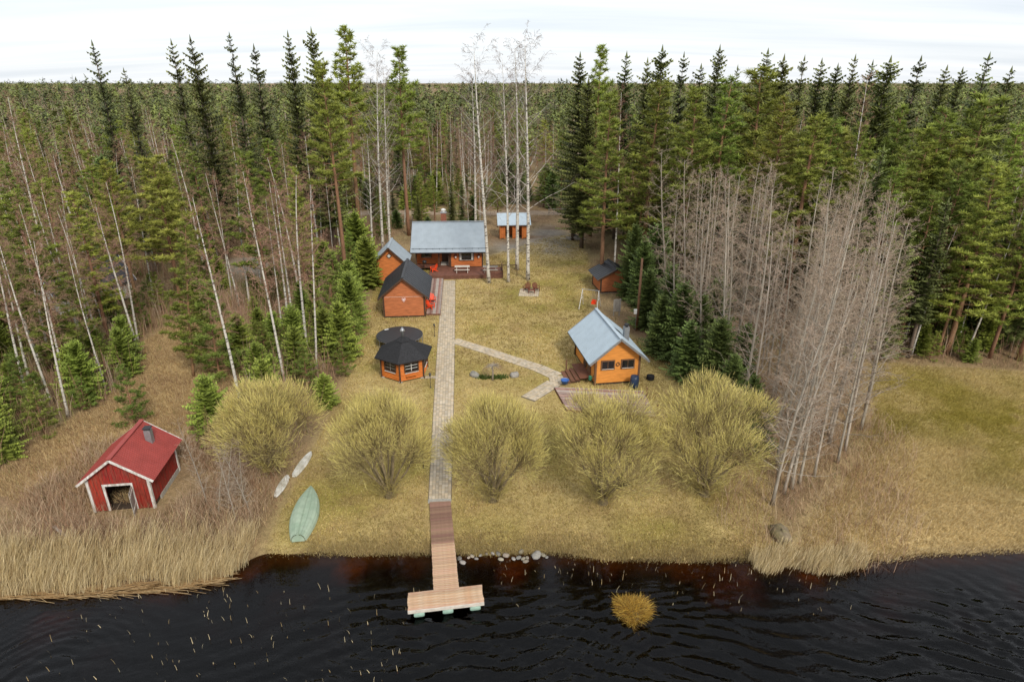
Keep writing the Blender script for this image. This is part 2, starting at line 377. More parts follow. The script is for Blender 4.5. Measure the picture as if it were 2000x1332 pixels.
def build_ground():
    def axis(lo, hi, step, far_lo, far_hi):
        a = list(np.arange(lo, hi + 1e-6, step)); s = step; v = hi
        while v < far_hi: s *= 1.35; v += s; a.append(v)
        s = step; v = lo; pre = []
        while v > far_lo: s *= 1.35; v -= s; pre.append(v)
        return np.array(pre[::-1] + a)
    xs = axis(-48, 48, .5, -9000, 9000); ys = axis(12, 125, .5, -60, 9000)
    X, Y = np.meshgrid(xs, ys); x, y = X.ravel(), Y.ravel()
    z = ground_z(x, y)
    nx, ny = len(xs), len(ys)
    idx = np.arange(nx * ny).reshape(ny, nx)
    f = np.stack([idx[:-1, :-1], idx[:-1, 1:], idx[1:, 1:], idx[1:, :-1]], -1).reshape(-1, 4)
    lawn = in_poly_soft(x, y, 'lawn'); mead = in_poly_soft(x, y, 'meadow', 2); clr = in_poly_soft(x, y, 'clearing', 2)
    grav = np.maximum(in_poly_soft(x, y, 'gravel', 2.5), in_poly_soft(x, y, 'gravel_left', 2)); road = in_poly_soft(x, y, 'road', .8); moss = in_poly_soft(x + (vnoise(x, y, 4, 41) - .5)*9, y + (vnoise(x, y, 3, 42) - .5)*7, 'moss', 9)
    n1 = vnoise(x, y, 3.1, 1); n2 = vnoise(x, y, 9.0, 2); n3 = vnoise(x, y, 1.1, 4)
    def L(c): return np.array(c)[None, :]
    def mx(a, b, t): return a + (b - a) * t[:, None]
    col = mx(L((.20, .130, .075)), L((.33, .240, .125)), np.clip(n1*1.4-.2, 0, 1))
    col = mx(col, L((.085, .095, .030)), np.clip(n2*2.2-1.25, 0, 1)*.6)
    lc = mx(L((.375, .285, .110)), L((.455, .350, .155)), n2); lc = mx(lc, L((.275, .230, .060)), np.clip(n1*2.2-1.0, 0, 1)); lc = mx(lc, L((.27, .175, .085)), np.clip(n3*2.0-1.1, 0, 1)*.7)
    col = mx(col, lc, lawn)
    mc = mx(L((.54, .41, .20)), L((.40, .29, .125)), n1); mc = mx(mc, L((.23, .185, .030)), moss * np.clip(.6 + n1, 0, 1)); mc = mx(mc, L((.115, .095, .036)), moss * np.clip(n2*2-.8, 0, 1)*.8)
    col = mx(col, mc, mead)
    cc = mx(L((.44, .32, .155)), L((.29, .19, .10)), np.clip(n1*1.6-.4, 0, 1)); col = mx(col, cc, clr)
    col = mx(col, mx(L((.27, .245, .215)), L((.22, .195, .165)), n3), grav * np.clip(n1*1.3+.2, 0, 1)*.85)
    col = mx(col, L((.33, .25, .18)), road * .9)
    d = y - shore_y(x)
    bank = np.clip(1 - np.abs(d - .35) / .75, 0, 1); col = mx(col, L((.10, .066, .042)), bank * np.clip(.5 + n3, 0, 1))
    bed = np.clip(-d * 2, 0, 1); col = mx(col, mx(L((.045, .032, .018)), L((.60, .38, .13)), np.clip(vnoise(x, y, 1.7, 77)*4 - 2.3, 0, 1)), bed)
    me = np_mesh('ground', np.stack([x, y, z], 1), f, None, col.astype(np.float32), smooth=True)
    m = bpy.data.materials.new('ground_cover'); m.use_nodes = True; n, l = m.node_tree.nodes, m.node_tree.links
    b = n['Principled BSDF']; b.inputs['Roughness'].default_value = .95; b.inputs['Specular IOR Level'].default_value = .1
    a = n.new('ShaderNodeVertexColor'); a.layer_name = 'Col'; tc = n.new('ShaderNodeTexCoord')
    last = a.outputs[0]
    for sc_, amt in ((.9, .16), (4.5, .24), (17, .32)):
        t = n.new('ShaderNodeTexNoise'); t.inputs['Scale'].default_value = sc_; t.inputs['Detail'].default_value = 5; t.inputs['Roughness'].default_value = .65
        l.new(tc.outputs['Object'], t.inputs['Vector'])
        mr = n.new('ShaderNodeMapRange'); mr.inputs['From Min'].default_value = .3; mr.inputs['From Max'].default_value = .7
        mr.inputs['To Min'].default_value = 1 - amt; mr.inputs['To Max'].default_value = 1 + amt
        l.new(t.outputs['Fac'], mr.inputs['Value'])
        h = n.new('ShaderNodeHueSaturation'); l.new(mr.outputs[0], h.inputs['Value']); l.new(last, h.inputs['Color']); last = h.outputs[0]
    l.new(last, b.inputs['Base Color'])
    t = n.new('ShaderNodeTexNoise'); t.inputs['Scale'].default_value = 11; t.inputs['Detail'].default_value = 6; l.new(tc.outputs['Object'], t.inputs['Vector'])
    bp = n.new('ShaderNodeBump'); bp.inputs['Strength'].default_value = .6; bp.inputs['Distance'].default_value = .08
    l.new(t.outputs['Fac'], bp.inputs['Height']); l.new(bp.outputs[0], b.inputs['Normal'])
    me.materials.append(m)
    tag(link_mesh('ground', me), 'dry spring ground of lawn, meadow and forest floor', kind='structure')
build_ground()

def build_water():
    xs = np.concatenate([[-400, -120, -60, -38], np.arange(-31, 31, .12), [38, 60, 120, 400]]); ys = np.concatenate([[-60, -20, 0, 8], np.arange(12, 27.6, .10), [30, 60]])
    X, Y = np.meshgrid(xs, ys); x, y = X.ravel(), Y.ravel(); z = np.zeros(len(x)); rr = np.random.default_rng(5)
    for lam, amp, ang in ((1.5, .014, 100), (1.05, .024, 84), (.78, .027, 106), (.6, .020, 74), (.45, .011, 112), (.36, .007, 92)):
        a = math.radians(ang) + (vnoise(x, y, 6.5, int(lam*100)) - .5) * .5 - np.clip(x - 6, 0, 20) * .012
        ph = (x*np.cos(a) + y*np.sin(a)) * 2*np.pi/lam + vnoise(x, y, 2.2, int(lam*90)) * 7
        z += amp * np.sin(ph) * (.35 + 1.1 * vnoise(x, y, 3.3, int(lam*70)))
    calm = np.clip((25.2 - y) / 4.0, .10, 1) * np.clip((x + 17) / 14, .25, 1) * ((np.abs(x) < 31) & (y > 11.9) & (y < 27.6))
    z = WATER_Z + z * calm * 1.35 * (.55 + .7 * vnoise(x, y, 5.0, 55))
    nx, ny = len(xs), len(ys); I = np.arange(nx*ny).reshape(ny, nx)
    faces = [tuple(int(i) for i in q) for q in np.stack([I[:-1, :-1], I[:-1, 1:], I[1:, 1:], I[1:, :-1]], -1).reshape(-1, 4)]
    mb = MB(); mb.v = list(zip(x.tolist(), y.tolist(), z.tolist())); b = len(mb.v)
    mb.v += [(-400, -60, -6), (400, -60, -6), (400, 60, -6), (-400, 60, -6)]
    faces += [(b+3, b+2, b+1, b), tuple(int(i) for i in I[0, ::-1]) + (b, b+1), tuple(int(i) for i in I[::-1, -1]) + (b+1, b+2), tuple(int(i) for i in I[-1, :]) + (b+2, b+3), tuple(int(i) for i in I[:, 0]) + (b+3, b)]
    mb.f = faces
    m = bpy.data.materials.new('lake_water'); m.use_nodes = True; n, l = m.node_tree.nodes, m.node_tree.links
    n.remove(n['Principled BSDF']); out = n['Material Output']
    tr = n.new('ShaderNodeBsdfTransparent'); tr.inputs['Color'].default_value = (.46, .28, .12, 1); gl = n.new('ShaderNodeBsdfGlossy'); gl.inputs['Roughness'].default_value = .05
    fr = n.new('ShaderNodeFresnel'); fr.inputs['IOR'].default_value = 1.33
    ms = n.new('ShaderNodeMixShader'); l.new(fr.outputs[0], ms.inputs[0]); l.new(tr.outputs[0], ms.inputs[1]); l.new(gl.outputs[0], ms.inputs[2])
    l.new(ms.outputs[0], out.inputs['Surface'])
    va = n.new('ShaderNodeVolumeAbsorption'); va.inputs['Color'].default_value = (.66, .48, .20, 1); va.inputs['Density'].default_value = 5.0
    l.new(va.outputs[0], out.inputs['Volume'])
    tc = n.new('ShaderNodeTexCoord'); last = None
    for sc_, st, rot, dist, amp in ((3.0, (1, 1.8, 1), 16, .5, .03), (6.0, (1, 1.7, 1), 24, .4, .008)):
        mp = n.new('ShaderNodeMapping'); mp.inputs['Scale'].default_value = st; mp.inputs['Rotation'].default_value = (0, 0, R(rot)); l.new(tc.outputs['Object'], mp.inputs['Vector'])
        t = n.new('ShaderNodeTexNoise'); t.inputs['Scale'].default_value = sc_; t.inputs['Detail'].default_value = 1.5; t.inputs['Distortion'].default_value = dist; t.inputs['Roughness'].default_value = .4
        l.new(mp.outputs[0], t.inputs['Vector'])
        mu = n.new('ShaderNodeMath'); mu.operation = 'MULTIPLY'; mu.inputs[1].default_value = amp; l.new(t.outputs['Fac'], mu.inputs[0])
        if last is None: last = mu.outputs[0]
        else:
            ad = n.new('ShaderNodeMath'); l.new(last, ad.inputs[0]); l.new(mu.outputs[0], ad.inputs[1]); last = ad.outputs[0]
    # calmer in the lee of the shore and the reeds
    sp = n.new('ShaderNodeSeparateXYZ'); l.new(tc.outputs['Object'], sp.inputs[0])
    mr = n.new('ShaderNodeMapRange'); mr.inputs['From Min'].default_value = 25.5; mr.inputs['From Max'].default_value = 19.5; mr.inputs['To Min'].default_value = .12; mr.inputs['To Max'].default_value = 1.0
    l.new(sp.outputs['Y'], mr.inputs['Value'])
    mu = n.new('ShaderNodeMath'); mu.operation = 'MULTIPLY'; l.new(last, mu.inputs[0]); l.new(mr.outputs[0], mu.inputs[1])
    mr2 = n.new('ShaderNodeMapRange'); mr2.inputs['From Min'].default_value = -14; mr2.inputs['From Max'].default_value = -1; mr2.inputs['To Min'].default_value = .4; mr2.inputs['To Max'].default_value = 1
    l.new(sp.outputs['X'], mr2.inputs['Value']); mu2 = n.new('ShaderNodeMath'); mu2.operation = 'MULTIPLY'; l.new(mu.outputs[0], mu2.inputs[0]); l.new(mr2.outputs[0], mu2.inputs[1]); mu = mu2
    bp = n.new('ShaderNodeBump'); bp.inputs['Strength'].default_value = 1.0; bp.inputs['Distance'].default_value = 1.0
    l.new(mu.outputs[0], bp.inputs['Height']); l.new(bp.outputs[0], gl.inputs['Normal']); l.new(bp.outputs[0], fr.inputs['Normal'])
    tag(mb.build('lake_water', m, smooth=True), 'dark rippled peat-brown lake water', kind='structure')
build_water()
# ------------------------------------------------------------------ buildings
def window(parent, axis, face, u0, u1, z0, z1, trim, out=-1, bars=(1, 0), sill=True, curtain=False):
    """window on a wall plane. axis 'y': wall faces -y (out=-1) or +y, u is x; axis 'x': wall faces -x/+x, u is y"""
    def bx(mb, ua, ub, d0, d1, za, zb):
        a, b = sorted((face + out * d0, face + out * d1))
        return mb.box(ua, ub, a, b, za, zb) if axis == 'y' else mb.box(a, b, ua, ub, za, zb)
    w = .09
    fr = MB()
    bx(fr, u0 - w, u1 + w, .0, .075, z1, z1 + w); bx(fr, u0 - w, u1 + w, .0, .085, z0 - w, z0)
    bx(fr, u0 - w, u0, .0, .07, z0, z1); bx(fr, u1, u1 + w, .0, .07, z0, z1)
    o = fr.build('window', M[trim], parent)
    bx(MB(), u0, u1, .0, .022, z0, z1).build('pane', M['glass'], o)
    if bars != (0, 0):
        for i in range(1, bars[0] + 1):
            sb = MB(); u = u0 + (u1 - u0) * i / (bars[0] + 1); bx(sb, u - .02, u + .02, .022, .045, z0, z1); sb.build('glazing_bar', M[trim], o)
        for i in range(1, bars[1] + 1):
            sb = MB(); z = z0 + (z1 - z0) * i / (bars[1] + 1); bx(sb, u0, u1, .022, .042, z - .018, z + .018); sb.build('glazing_bar', M[trim], o)
    if sill: bx(MB(), u0, u1, .075, .12, z0 - .03, z0 - .005).build('sill', M['white_paint'], o)
    if curtain:
        k = (u1 - u0) * .14
        for ua in (u0, u1 - k): bx(MB(), ua, ua + k, .023, .03, z0 + .02, z1).build('curtain', M['curtain'], o)
    return o
def siding_wall(mb, x0, x1, y, out, z0, z1, apex=None, step=.16, axis='y', skip=()):
    """horizontal boards on one wall; with apex=(u, z) the wall goes on up into a gable"""
    z = z0
    top = apex[1] if apex else z1
    while z < top - .02:
        zb = min(z + step - .012, top)
        a, b = x0, x1
        if zb > z1 and apex:
            t = (zb - z1) / (apex[1] - z1); a = x0 + (apex[0] - x0) * t; b = x1 + (apex[0] - x1) * t
        segs = [(a, b)]
        for (s0, s1, sz0, sz1) in skip:
            if zb > sz0 and z < sz1:
                ns = []
                for q0, q1 in segs:
                    if s1 <= q0 or s0 >= q1: ns.append((q0, q1)); continue
                    if q0 < s0: ns.append((q0, s0))
                    if s1 < q1: ns.append((s1, q1))
                segs = ns
        for q0, q1 in segs:
            if q1 - q0 < .04: continue
            o0, o1, o2 = y, y + out * .035, y + out * .018      # each board leans out at its lower edge
            if axis == 'y': vs = [(q0,o0,z),(q1,o0,z),(q1,o1,z),(q0,o1,z),(q0,o0,zb),(q1,o0,zb),(q1,o2,zb),(q0,o2,zb)]
            else: vs = [(o0,q0,z),(o0,q1,z),(o1,q1,z),(o1,q0,z),(o0,q0,zb),(o0,q1,zb),(o2,q1,zb),(o2,q0,zb)]
            mb.add(vs, [(0,3,2,1),(4,5,6,7),(0,1,5,4),(1,2,6,5),(2,3,7,6),(3,0,4,7)])
        z += step
def gable_core(W, L, ez, az, y0=0.0, inset=.0):
    w = W / 2 - inset; a, b = y0 + inset, y0 + L - inset
    return MB().add([(-w,a,0),(w,a,0),(w,a,ez),(0,a,az),(-w,a,ez),(-w,b,0),(w,b,0),(w,b,ez),(0,b,az),(-w,b,ez)],
        [(0,1,2,3,4),(9,8,7,6,5),(0,5,6,1),(1,6,7,2),(2,7,8,3),(3,8,9,4),(4,9,5,0)])
def roof_slope(parent, side, half, ez, az, y0, y1, over, material, ribs=.25, panels=0, th=.07, seam_h=.03):
    """one slope of a gable roof with the ridge along local y; side -1 or +1"""
    sl = (az - ez) / half
    xe, ze = half + over, ez - over * sl
    nrm = Vector((sl * side, 0, 1)).normalized()
    def P(u, y, h=0.0):       # u 0 at ridge .. 1 at eave
        p = Vector((side * xe * u, y, az + (ze - az) * u)) + nrm * (.06 + h); return p
    def slab(mb, ya, yb, h0, h1, ua=0, ub=1):
        q = [P(ua,ya,h0),P(ub,ya,h0),P(ub,yb,h0),P(ua,yb,h0),P(ua,ya,h1),P(ub,ya,h1),P(ub,yb,h1),P(ua,yb,h1)]
        f = [(0,3,2,1),(4,5,6,7),(0,1,5,4),(1,2,6,5),(2,3,7,6),(3,0,4,7)]
        if side < 0: f = [tuple(reversed(t)) for t in f]
        mb.add(q, f)
    if panels:
        base = MB(); slab(base, y0, y1, -.05, 0); o = base.build('roof_slope', M['dark_trim'], parent)
        w = (y1 - y0) / panels
        for i in range(panels):
            pb = MB(); slab(pb, y0 + w*i + .006, y0 + w*(i+1) - .006, .001, .022)
            slab(pb, y0 + w*(i+1) - .035, y0 + w*(i+1) - .007, .023, .023 + seam_h)
            pb.build('roof_panel', M[material], o)
    else:
        base = MB(); slab(base, y0, y1, -th, 0); o = base.build('roof_slope', M[material], parent)
        rb = MB(); y = y0 + ribs / 2
        while y < y1 - .03:
            slab(rb, y - .03, y + .03, .001, seam_h, .005, .998); y += ribs
        tag(rb.build('roof_rib', M[material], o), kind='stuff')
    return o
def verge(parent, half, ez, az, y, over, trim, t=.05, h=.17, out=-1):
    sl = (az - ez) / half; xe, ze = half + over, ez - over * sl
    for sd in (-1, 1):
        MB().beam((0, y + out*t/2, az + .02), (sd * xe, y + out*t/2, ze + .02), t, h).build('barge_board', M[trim], parent)
def ridge_cap(parent, az, y0, y1, material):
    MB().beam((0, y0, az + .13), (0, y1, az + .13), .26, .05).build('ridge_cap', M[material], parent)
def corner_boards(parent, W, L, ez, trim, y0=0.0, w=.12):
    for sx in (-1, 1):
        for yy in (y0, y0 + L):
            cx = sx * (W / 2 + .005); s = .045
            mb = MB(); mb.box(min(cx, cx - sx*w) - (s if sx < 0 else 0), max(cx, cx - sx*w) + (s if sx > 0 else 0), yy - s if yy == y0 else yy - w, yy + w if yy == y0 else yy + s, .03, ez - .02)
            mb.build('corner_board', M[trim], parent)

def gable_house(name, label, loc, yaw, W, L, ez, az, wall_mat, trim, roof_mat, over=.45, front=.35, back=.35, ribs=.25, panels=0, step=.16, base=.18, cat='cabin', skip_front=(), verge_mat=None):
    t = empty(name, (loc[0], loc[1], loc[2] if len(loc) > 2 else 0), yaw, label, cat)
    wl_ = gable_core(W, L, ez, az, inset=.03).build('wall', M['dark_inside'], t)
    sb = MB()
    siding_wall(sb, -W/2, W/2, .03, -1, base, ez, (0, az), step, skip=skip_front)
    siding_wall(sb, -W/2, W/2, L - .03, 1, base, ez, (0, az), step)
    siding_wall(sb, 0, L, -W/2 + .03, -1, base, ez, None, step, axis='x')
    siding_wall(sb, 0, L, W/2 - .03, 1, base, ez, None, step, axis='x')
    tag(sb.build('siding', M[wall_mat], wl_), kind='stuff')
    f = MB(); f.box(-W/2 + .05, W/2 - .05, .05, L - .05, -.3, base - .01); f.build('foundation', M['concrete'], t)
    corner_boards(t, W, L, ez, trim)
    for sd in (-1, 1): roof_slope(t, sd, W/2, ez, az, -front, L + back, over, roof_mat, ribs, panels)
    ridge_cap(t, az, -front, L + back, roof_mat)
    verge(t, W/2, ez, az, -front, over, verge_mat or trim); verge(t, W/2, ez, az, L + back, over, verge_mat or trim, out=1)
    return t

# --- guesthouse with the black roof
gh = gable_house('guest_cabin', 'orange-brown cabin with black seamed metal roof and a small heart plaque on its gable', G(791, 620), R(4.5), 4.3, 7.0, 2.5, 4.3,
                 'orange_brown', 'dark_trim', 'black_roof', over=.5, front=.35, panels=12, step=.14)
hp = MB(); N = 20
ring = [(.16 * 16 * math.sin(a)**3 / 17, (13*math.cos(a) - 5*math.cos(2*a) - 2*math.cos(3*a) - math.cos(4*a)) / 17 * .2) for a in [2*math.pi*k/N for k in range(N)]]
hp.add([(x * 1.5, -.03, 1.98 + z * 1.6) for x, z in ring] + [(x * 1.5, -.06, 1.98 + z * 1.6) for x, z in ring],
       [tuple(range(N, 2*N))[::-1]] + [(i, (i+1) % N, N + (i+1) % N, N + i) for i in range(N)])
hp.build('heart_plaque', mat('plaque_pink', (.60, .36, .33), .6, (8, .2)), gh)
MB().box(-.08, .08, -.075, -.0605, 1.93, 2.06).build('plaque_emblem', M['white_paint'], gh)
MB().box(-2.1, 2.1, -.009, -.003, 2.275, 2.295).build('wall_cable', M['white_paint'], gh)
window(gh, 'x', 2.15, 2.6, 3.5, 1.0, 1.9, 'dark_trim', 1)
d_ = MB(); d_.box(2.12, 2.2, 4.6, 5.5, .25, 2.2); d_.build('door', M['dark_trim'], gh)

# --- small shed behind it, blue roof
sh = gable_house('storage_shed', 'narrow orange shed with blue-grey roof and diamond window behind the black-roofed cabin', (-14.75, 73.1, 0), R(4.5), 3.4, 4.2, 3.1, 4.75,
                 'orange_log', 'dark_trim', 'blue_roof', over=.55, front=.45, ribs=.3)
dw = MB(); q = .34
dw.add([(0,-.03,3.75-q),(q,-.03,3.75),(0,-.03,3.75+q),(-q,-.03,3.75),(0,-.08,3.75-q),(q,-.08,3.75),(0,-.08,3.75+q),(-q,-.08,3.75)], [(7,6,5,4),(0,1,5,4),(1,2,6,5),(2,3,7,6),(3,0,4,7)])
o = dw.build('diamond_window', M['dark_trim'], sh); q = .22
MB().add([(0,-.085,3.75-q),(q,-.085,3.75),(0,-.085,3.75+q),(-q,-.085,3.75),(0,-.1,3.75-q),(q,-.1,3.75),(0,-.1,3.75+q),(-q,-.1,3.75)], [(7,6,5,4),(0,1,5,4),(1,2,6,5),(2,3,7,6),(3,0,4,7)]).build('pane', M['curtain'], o)

# --- main log cabin: local x along the eaves, front towards -y
mc = empty('log_cabin', (-8.2, 79.1, 0), R(2.5), 'long orange log cabin with blue-grey ribbed roof behind the deck', 'cabin')
EZ, AZ, HALF = 2.62, 5.65, 4.2
core = MB(); core.box(.2, 4.35, .73, 7.7, .1, EZ + .35); core.box(-4.4, .19, 2.33, 7.7, .1, EZ + .9)
wl_ = core.build('wall', M['dark_inside'], mc)
sb = MB()
siding_wall(sb, .17, 4.38, .73, -1, .55, 2.85, None, .17)
siding_wall(sb, -4.4, .19, 2.33, -1, .55, 3.3, None, .17)
siding_wall(sb, .73, 7.7, 4.35, 1, .2, 2.95, None, .17, axis='x'); siding_wall(sb, 2.33, 7.7, -4.4, -1, .2, 2.95, None, .17, axis='x')
tag(sb.build('siding', M['orange_log'], wl_), kind='stuff')
for xx, y0_ in ((4.33, .75), (-4.38, 2.35)):
    gb = MB(); gb.add([(xx-.05,.6,2.9),(xx-.05,7.8,2.9),(xx-.05,4.2,5.5),(xx+.05,.6,2.9),(xx+.05,7.8,2.9),(xx+.05,4.2,5.5)], [(0,2,1),(3,4,5),(0,1,4,3),(1,2,5,4),(2,0,3,5)])
    gb.build('gable_end', M['orange_log'], mc)
for xx in (.17, 4.36): MB().box(xx - .09, xx + .07, .62, .72, .5, 2.85).build('corner_board', M['dark_trim'], mc)
rm = empty('roof_frame', (0, 4.2, 0), R(90)); rm.parent = mc   # carries the roof slopes, ridge along x
tag(rm)
for sd in (-1, 1): roof_slope(rm, sd, HALF - .0, EZ, AZ, -4.95, 4.95, .05, 'blue_roof', .22, seam_h=.022)
ridge_cap(rm, AZ, -4.95, 4.95, 'blue_roof'); verge(rm, HALF, EZ, AZ, -4.95, .05, 'dark_trim'); verge(rm, HALF, EZ, AZ, 4.95, .05, 'dark_trim', out=1)
for o_ in list(rm.children):
    o_.parent = mc; o_.location = (0, 4.2, 0); o_.rotation_euler = (0, 0, R(90))
bpy.data.objects.remove(rm)
MB().beam((-4.95, -.12, EZ - .02), (4.95, -.12, EZ - .02), .13, .11).build('gutter', M['dark_metal'], mc)
sg = MB(); sg.beam((-4.8, .32, EZ + .46), (4.9, .32, EZ + .46), .035, .035)
for k in range(12): sg.beam((-4.6 + k * .85, .32, EZ + .22), (-4.6 + k * .85, .32, EZ + .5), .03, .05)
sg.build('snow_guard', M['dark_metal'], mc)
window(mc, 'y', .70, 1.35, 3.15, 1.45, 2.35, 'dark_trim', -1, (2, 0), curtain=True)
window(mc, 'y', 2.30, -3.7, -2.5, 1.45, 2.3, 'dark_trim', -1, (1, 0))
dr = MB().box(-1.05, -.15, 2.22, 2.29, .55, 2.6).build('door', M['dark_trim'], mc)
MB().box(-.25, -.2, 2.14, 2.215, 1.45, 1.6).build('handle', M['grey_metal'], dr)
for xx in (-1.35, -.05, -4.3): MB().box(xx - .07, xx + .07, .72, .86, .5, 2.75).build('porch_post', M['dark_trim'], mc)
for k in range(3): MB().box(-1.2, -.1, 1.5 + .25 * k, 1.74 + .25 * k, .502, .58 + .12 * k).build('step', M['grey_wood'], mc)
ch = MB().box(-1.15, -.45, 4.75, 5.45, 4.6, 6.75).build('chimney', mat('chimney_brick', (.27, .10, .06), .85, (14, .3)), mc)
MB().box(-1.2, -.4, 4.7, 5.5, 6.752, 6.85).build('chimney_cap', M['grey_metal'], ch)
MB().lathe([(.2, 6.852), (.2, 7.1), (.34, 7.102), (.3, 7.25), (.05, 7.36)], 12, (-.8, 5.1)).build('flue_cowl', M['white_metal'], ch)
for xx, lab in ((.85, 'left'), (3.85, 'right')):
    p = empty('hanging_flower_pot', mc.matrix_basis @ Vector((xx, .5, 1.75)), R(2.5), 'pale hanging flower pot on the log cabin wall, %s of the window' % lab, 'flower pot', 'hanging pots by the cabin window')
    MB().lathe([(.09, 0), (.15, .22), (.17, .24)], 12).build('pot', M['white_paint'], p)
    MB().lathe([(.17, .242), (.2, .33), (.1, .46)], 9).build('dried_flowers', M['red_brown'], p)
    hk = MB(); hk.tube([(0, 0, .46), (0, 0, .75), (0, .18, .8)], .012, 5); hk.build('hook', M['dark_metal'], p)

# --- decks: boards too fine to pick apart
def board_deck(name, label, corners, z, th, dirn, material, bw=.14, cat='deck', skirt=True, worn=False, group=None):
    """corners: 4 world points a,b,c,d (a->b is the front edge); boards run along a->b when dirn='ab' else along a->d"""
    a, b, c, d = [Vector((p[0], p[1], 0)) for p in corners]
    o = empty(name, (a.x, a.y, 0), 0, label, cat, group)
    L_ = (d - a).length if dirn == 'ab' else (b - a).length
    n = max(1, int(L_ / bw)); mb = MB()
    for i in range(n):
        t0, t1 = (i + .04) / n, (i + .96) / n
        if dirn == 'ab': q = [a.lerp(d, t0), b.lerp(c, t0), b.lerp(c, t1), a.lerp(d, t1)]
        else: q = [a.lerp(b, t0), a.lerp(b, t1), d.lerp(c, t1), d.lerp(c, t0)]
        zz = z + random.uniform(-.004, .004)
        vs = [(p.x - a.x, p.y - a.y, zz - th) for p in q] + [(p.x - a.x, p.y - a.y, zz) for p in q]
        k = random.uniform(.75, 1.2)
        col = random.choice([(.35*k, .25*k, .21*k), (.42*k, .36*k, .31*k), (.27*k, .145*k, .115*k), (.32*k, .21*k, .17*k)]) if worn else None
        mb.add(vs, [(3,2,1,0),(4,5,6,7),(0,1,5,4),(1,2,6,5),(2,3,7,6),(3,0,4,7)], col)
    tag(mb.build('boards', M[material], o), kind='stuff')
    if skirt:
        for k, (p, q) in enumerate(((a, b), (b, c), (c, d), (d, a))):
            MB().beam((p.x - a.x, p.y - a.y, (z - th) / 2 - .002), (q.x - a.x, q.y - a.y, (z - th) / 2 - .002), .06, z - th - .004).build('skirt_board', M['deck_brown'], o)
    return o
def rot2(p, c, a): return (c[0] + (p[0]-c[0])*math.cos(a) - (p[1]-c[1])*math.sin(a), c[1] + (p[0]-c[0])*math.sin(a) + (p[1]-c[1])*math.cos(a))
ca, sa = math.cos(R(2.5)), math.sin(R(2.5))
def mcw(x, y): return (-8.2 + x*ca - y*sa, 79.1 + x*sa + y*ca)
board_deck('front_deck', 'dark brown plank deck along the front of the log cabin', [mcw(-2.4, -3.3), mcw(6.9, -3.1), mcw(6.9, .55), mcw(-2.4, .55)], .5, .04, 'ab', 'deck_brown')
board_deck('porch_deck', 'brown plank porch floor under the log cabin roof', [mcw(-4.4, .58), mcw(.1, .58), mcw(.1, 2.25), mcw(-4.4, 2.25)], .49, .04, 'ab', 'deck_brown', skirt=False)
board_deck('side_deck', 'weathered reddish grey plank deck beside the black-roofed cabin', [tuple(G(833, 616)[:2]), tuple(G(860, 616)[:2]), tuple(G(866, 547)[:2]), tuple(G(843, 547)[:2])], .22, .04, 'ad', 'deck_worn', .15, worn=True)
board_deck('sauna_terrace', 'weathered pinkish grey plank terrace in front of the yellow-orange sauna', [tuple(G(1107, 803)[:2]), tuple(G(1281, 817)[:2]), tuple(G(1256, 768)[:2]), tuple(G(1083, 760)[:2])], .2, .04, 'ab', 'deck_worn', .12, worn=True)
rl = empty('deck_railing', (*mcw(6.9, -3.1), .5), R(2.5), 'low dark brown panel railing round the right end of the front deck', 'railing')
for k, (p, q) in enumerate((((-2.2, 0), (0, 0)), ((0, 0), (0, 3.5)))):
    for z in (.12, .26, .40): MB().beam((*p, z), (*q, z), .03, .11).build('rail_board', M['deck_brown'], rl)
    MB().beam((*p, .52), (*q, .52), .1, .04).build('rail_cap', M['brown_trim'], rl)
for p in ((-2.2, .04), (0, .04), (-.04, 1.7), (-.04, 3.4)): MB().box(p[0]-.05, p[0]+.05, p[1]-.05, p[1]+.05, 0, .5).build('post', M['dark_trim'], rl)
br = empty('beam_rail', (*mcw(4.9, -2.2), .5), R(2.5), 'thin dark horizontal rail on posts beside the deck birches', 'railing')
MB().beam((.2, 0, .95), (3.9, 0, .95), .07, .1).build('rail', M['dark_trim'], br)
for xx, z0 in ((.25, 0), (1.95, 0), (3.85, -.5)): MB().box(xx-.04, xx+.04, -.04, .04, z0, .9).build('post', M['dark_trim'], br)

def picnic_table(loc, rz, label, material='pale_wood', w=1.9):
    t = empty('picnic_table', loc, rz, label, 'picnic table', 'picnic tables on the front deck')
    for i in range(5): MB().box(-w/2, w/2, -.37 + i*.15, -.235 + i*.15, .72, .76).build('table_plank', M[material], t)
    for y in (-.75, .62): MB().box(-w/2, w/2, y, y + .26, .42, .46).build('bench', M[material], t)
    for sx in (-1, 1):
        x = sx * (w/2 - .25); f = MB()
        f.beam((x, -.62, 0), (x, -.2, .72), .07, .1); f.beam((x, .62, 0), (x, .2, .72), .07, .1); f.box(x-.03, x+.03, -.75, .88, .34, .419)
        f.build('leg_frame', M[material], t)
picnic_table((*mcw(1.75, -1.7), .5), R(2.5), 'pale grey picnic table in the middle of the front deck')
picnic_table((*mcw(5.35, -1.9), .5), R(2.5), 'grey picnic table at the right end of the deck behind a birch', 'grey_wood', 1.9)
kg = empty('kettle_grill', (*mcw(-3.2, .2), .5), 0, 'black kettle grill standing by the cabin porch', 'grill')
MB().lathe([(.05, .62), (.26, .72), (.3, .86), (.27, .98), (.14, 1.08), (.03, 1.1)], 14).build('bowl', M['dark_metal'], kg, smooth=True)
for k in range(3):
    a = k * 2.094; MB().tube([(.14*math.cos(a), .14*math.sin(a), .7), (.32*math.cos(a), .32*math.sin(a), 0)], .016, 6).build('leg', M['dark_metal'], kg)

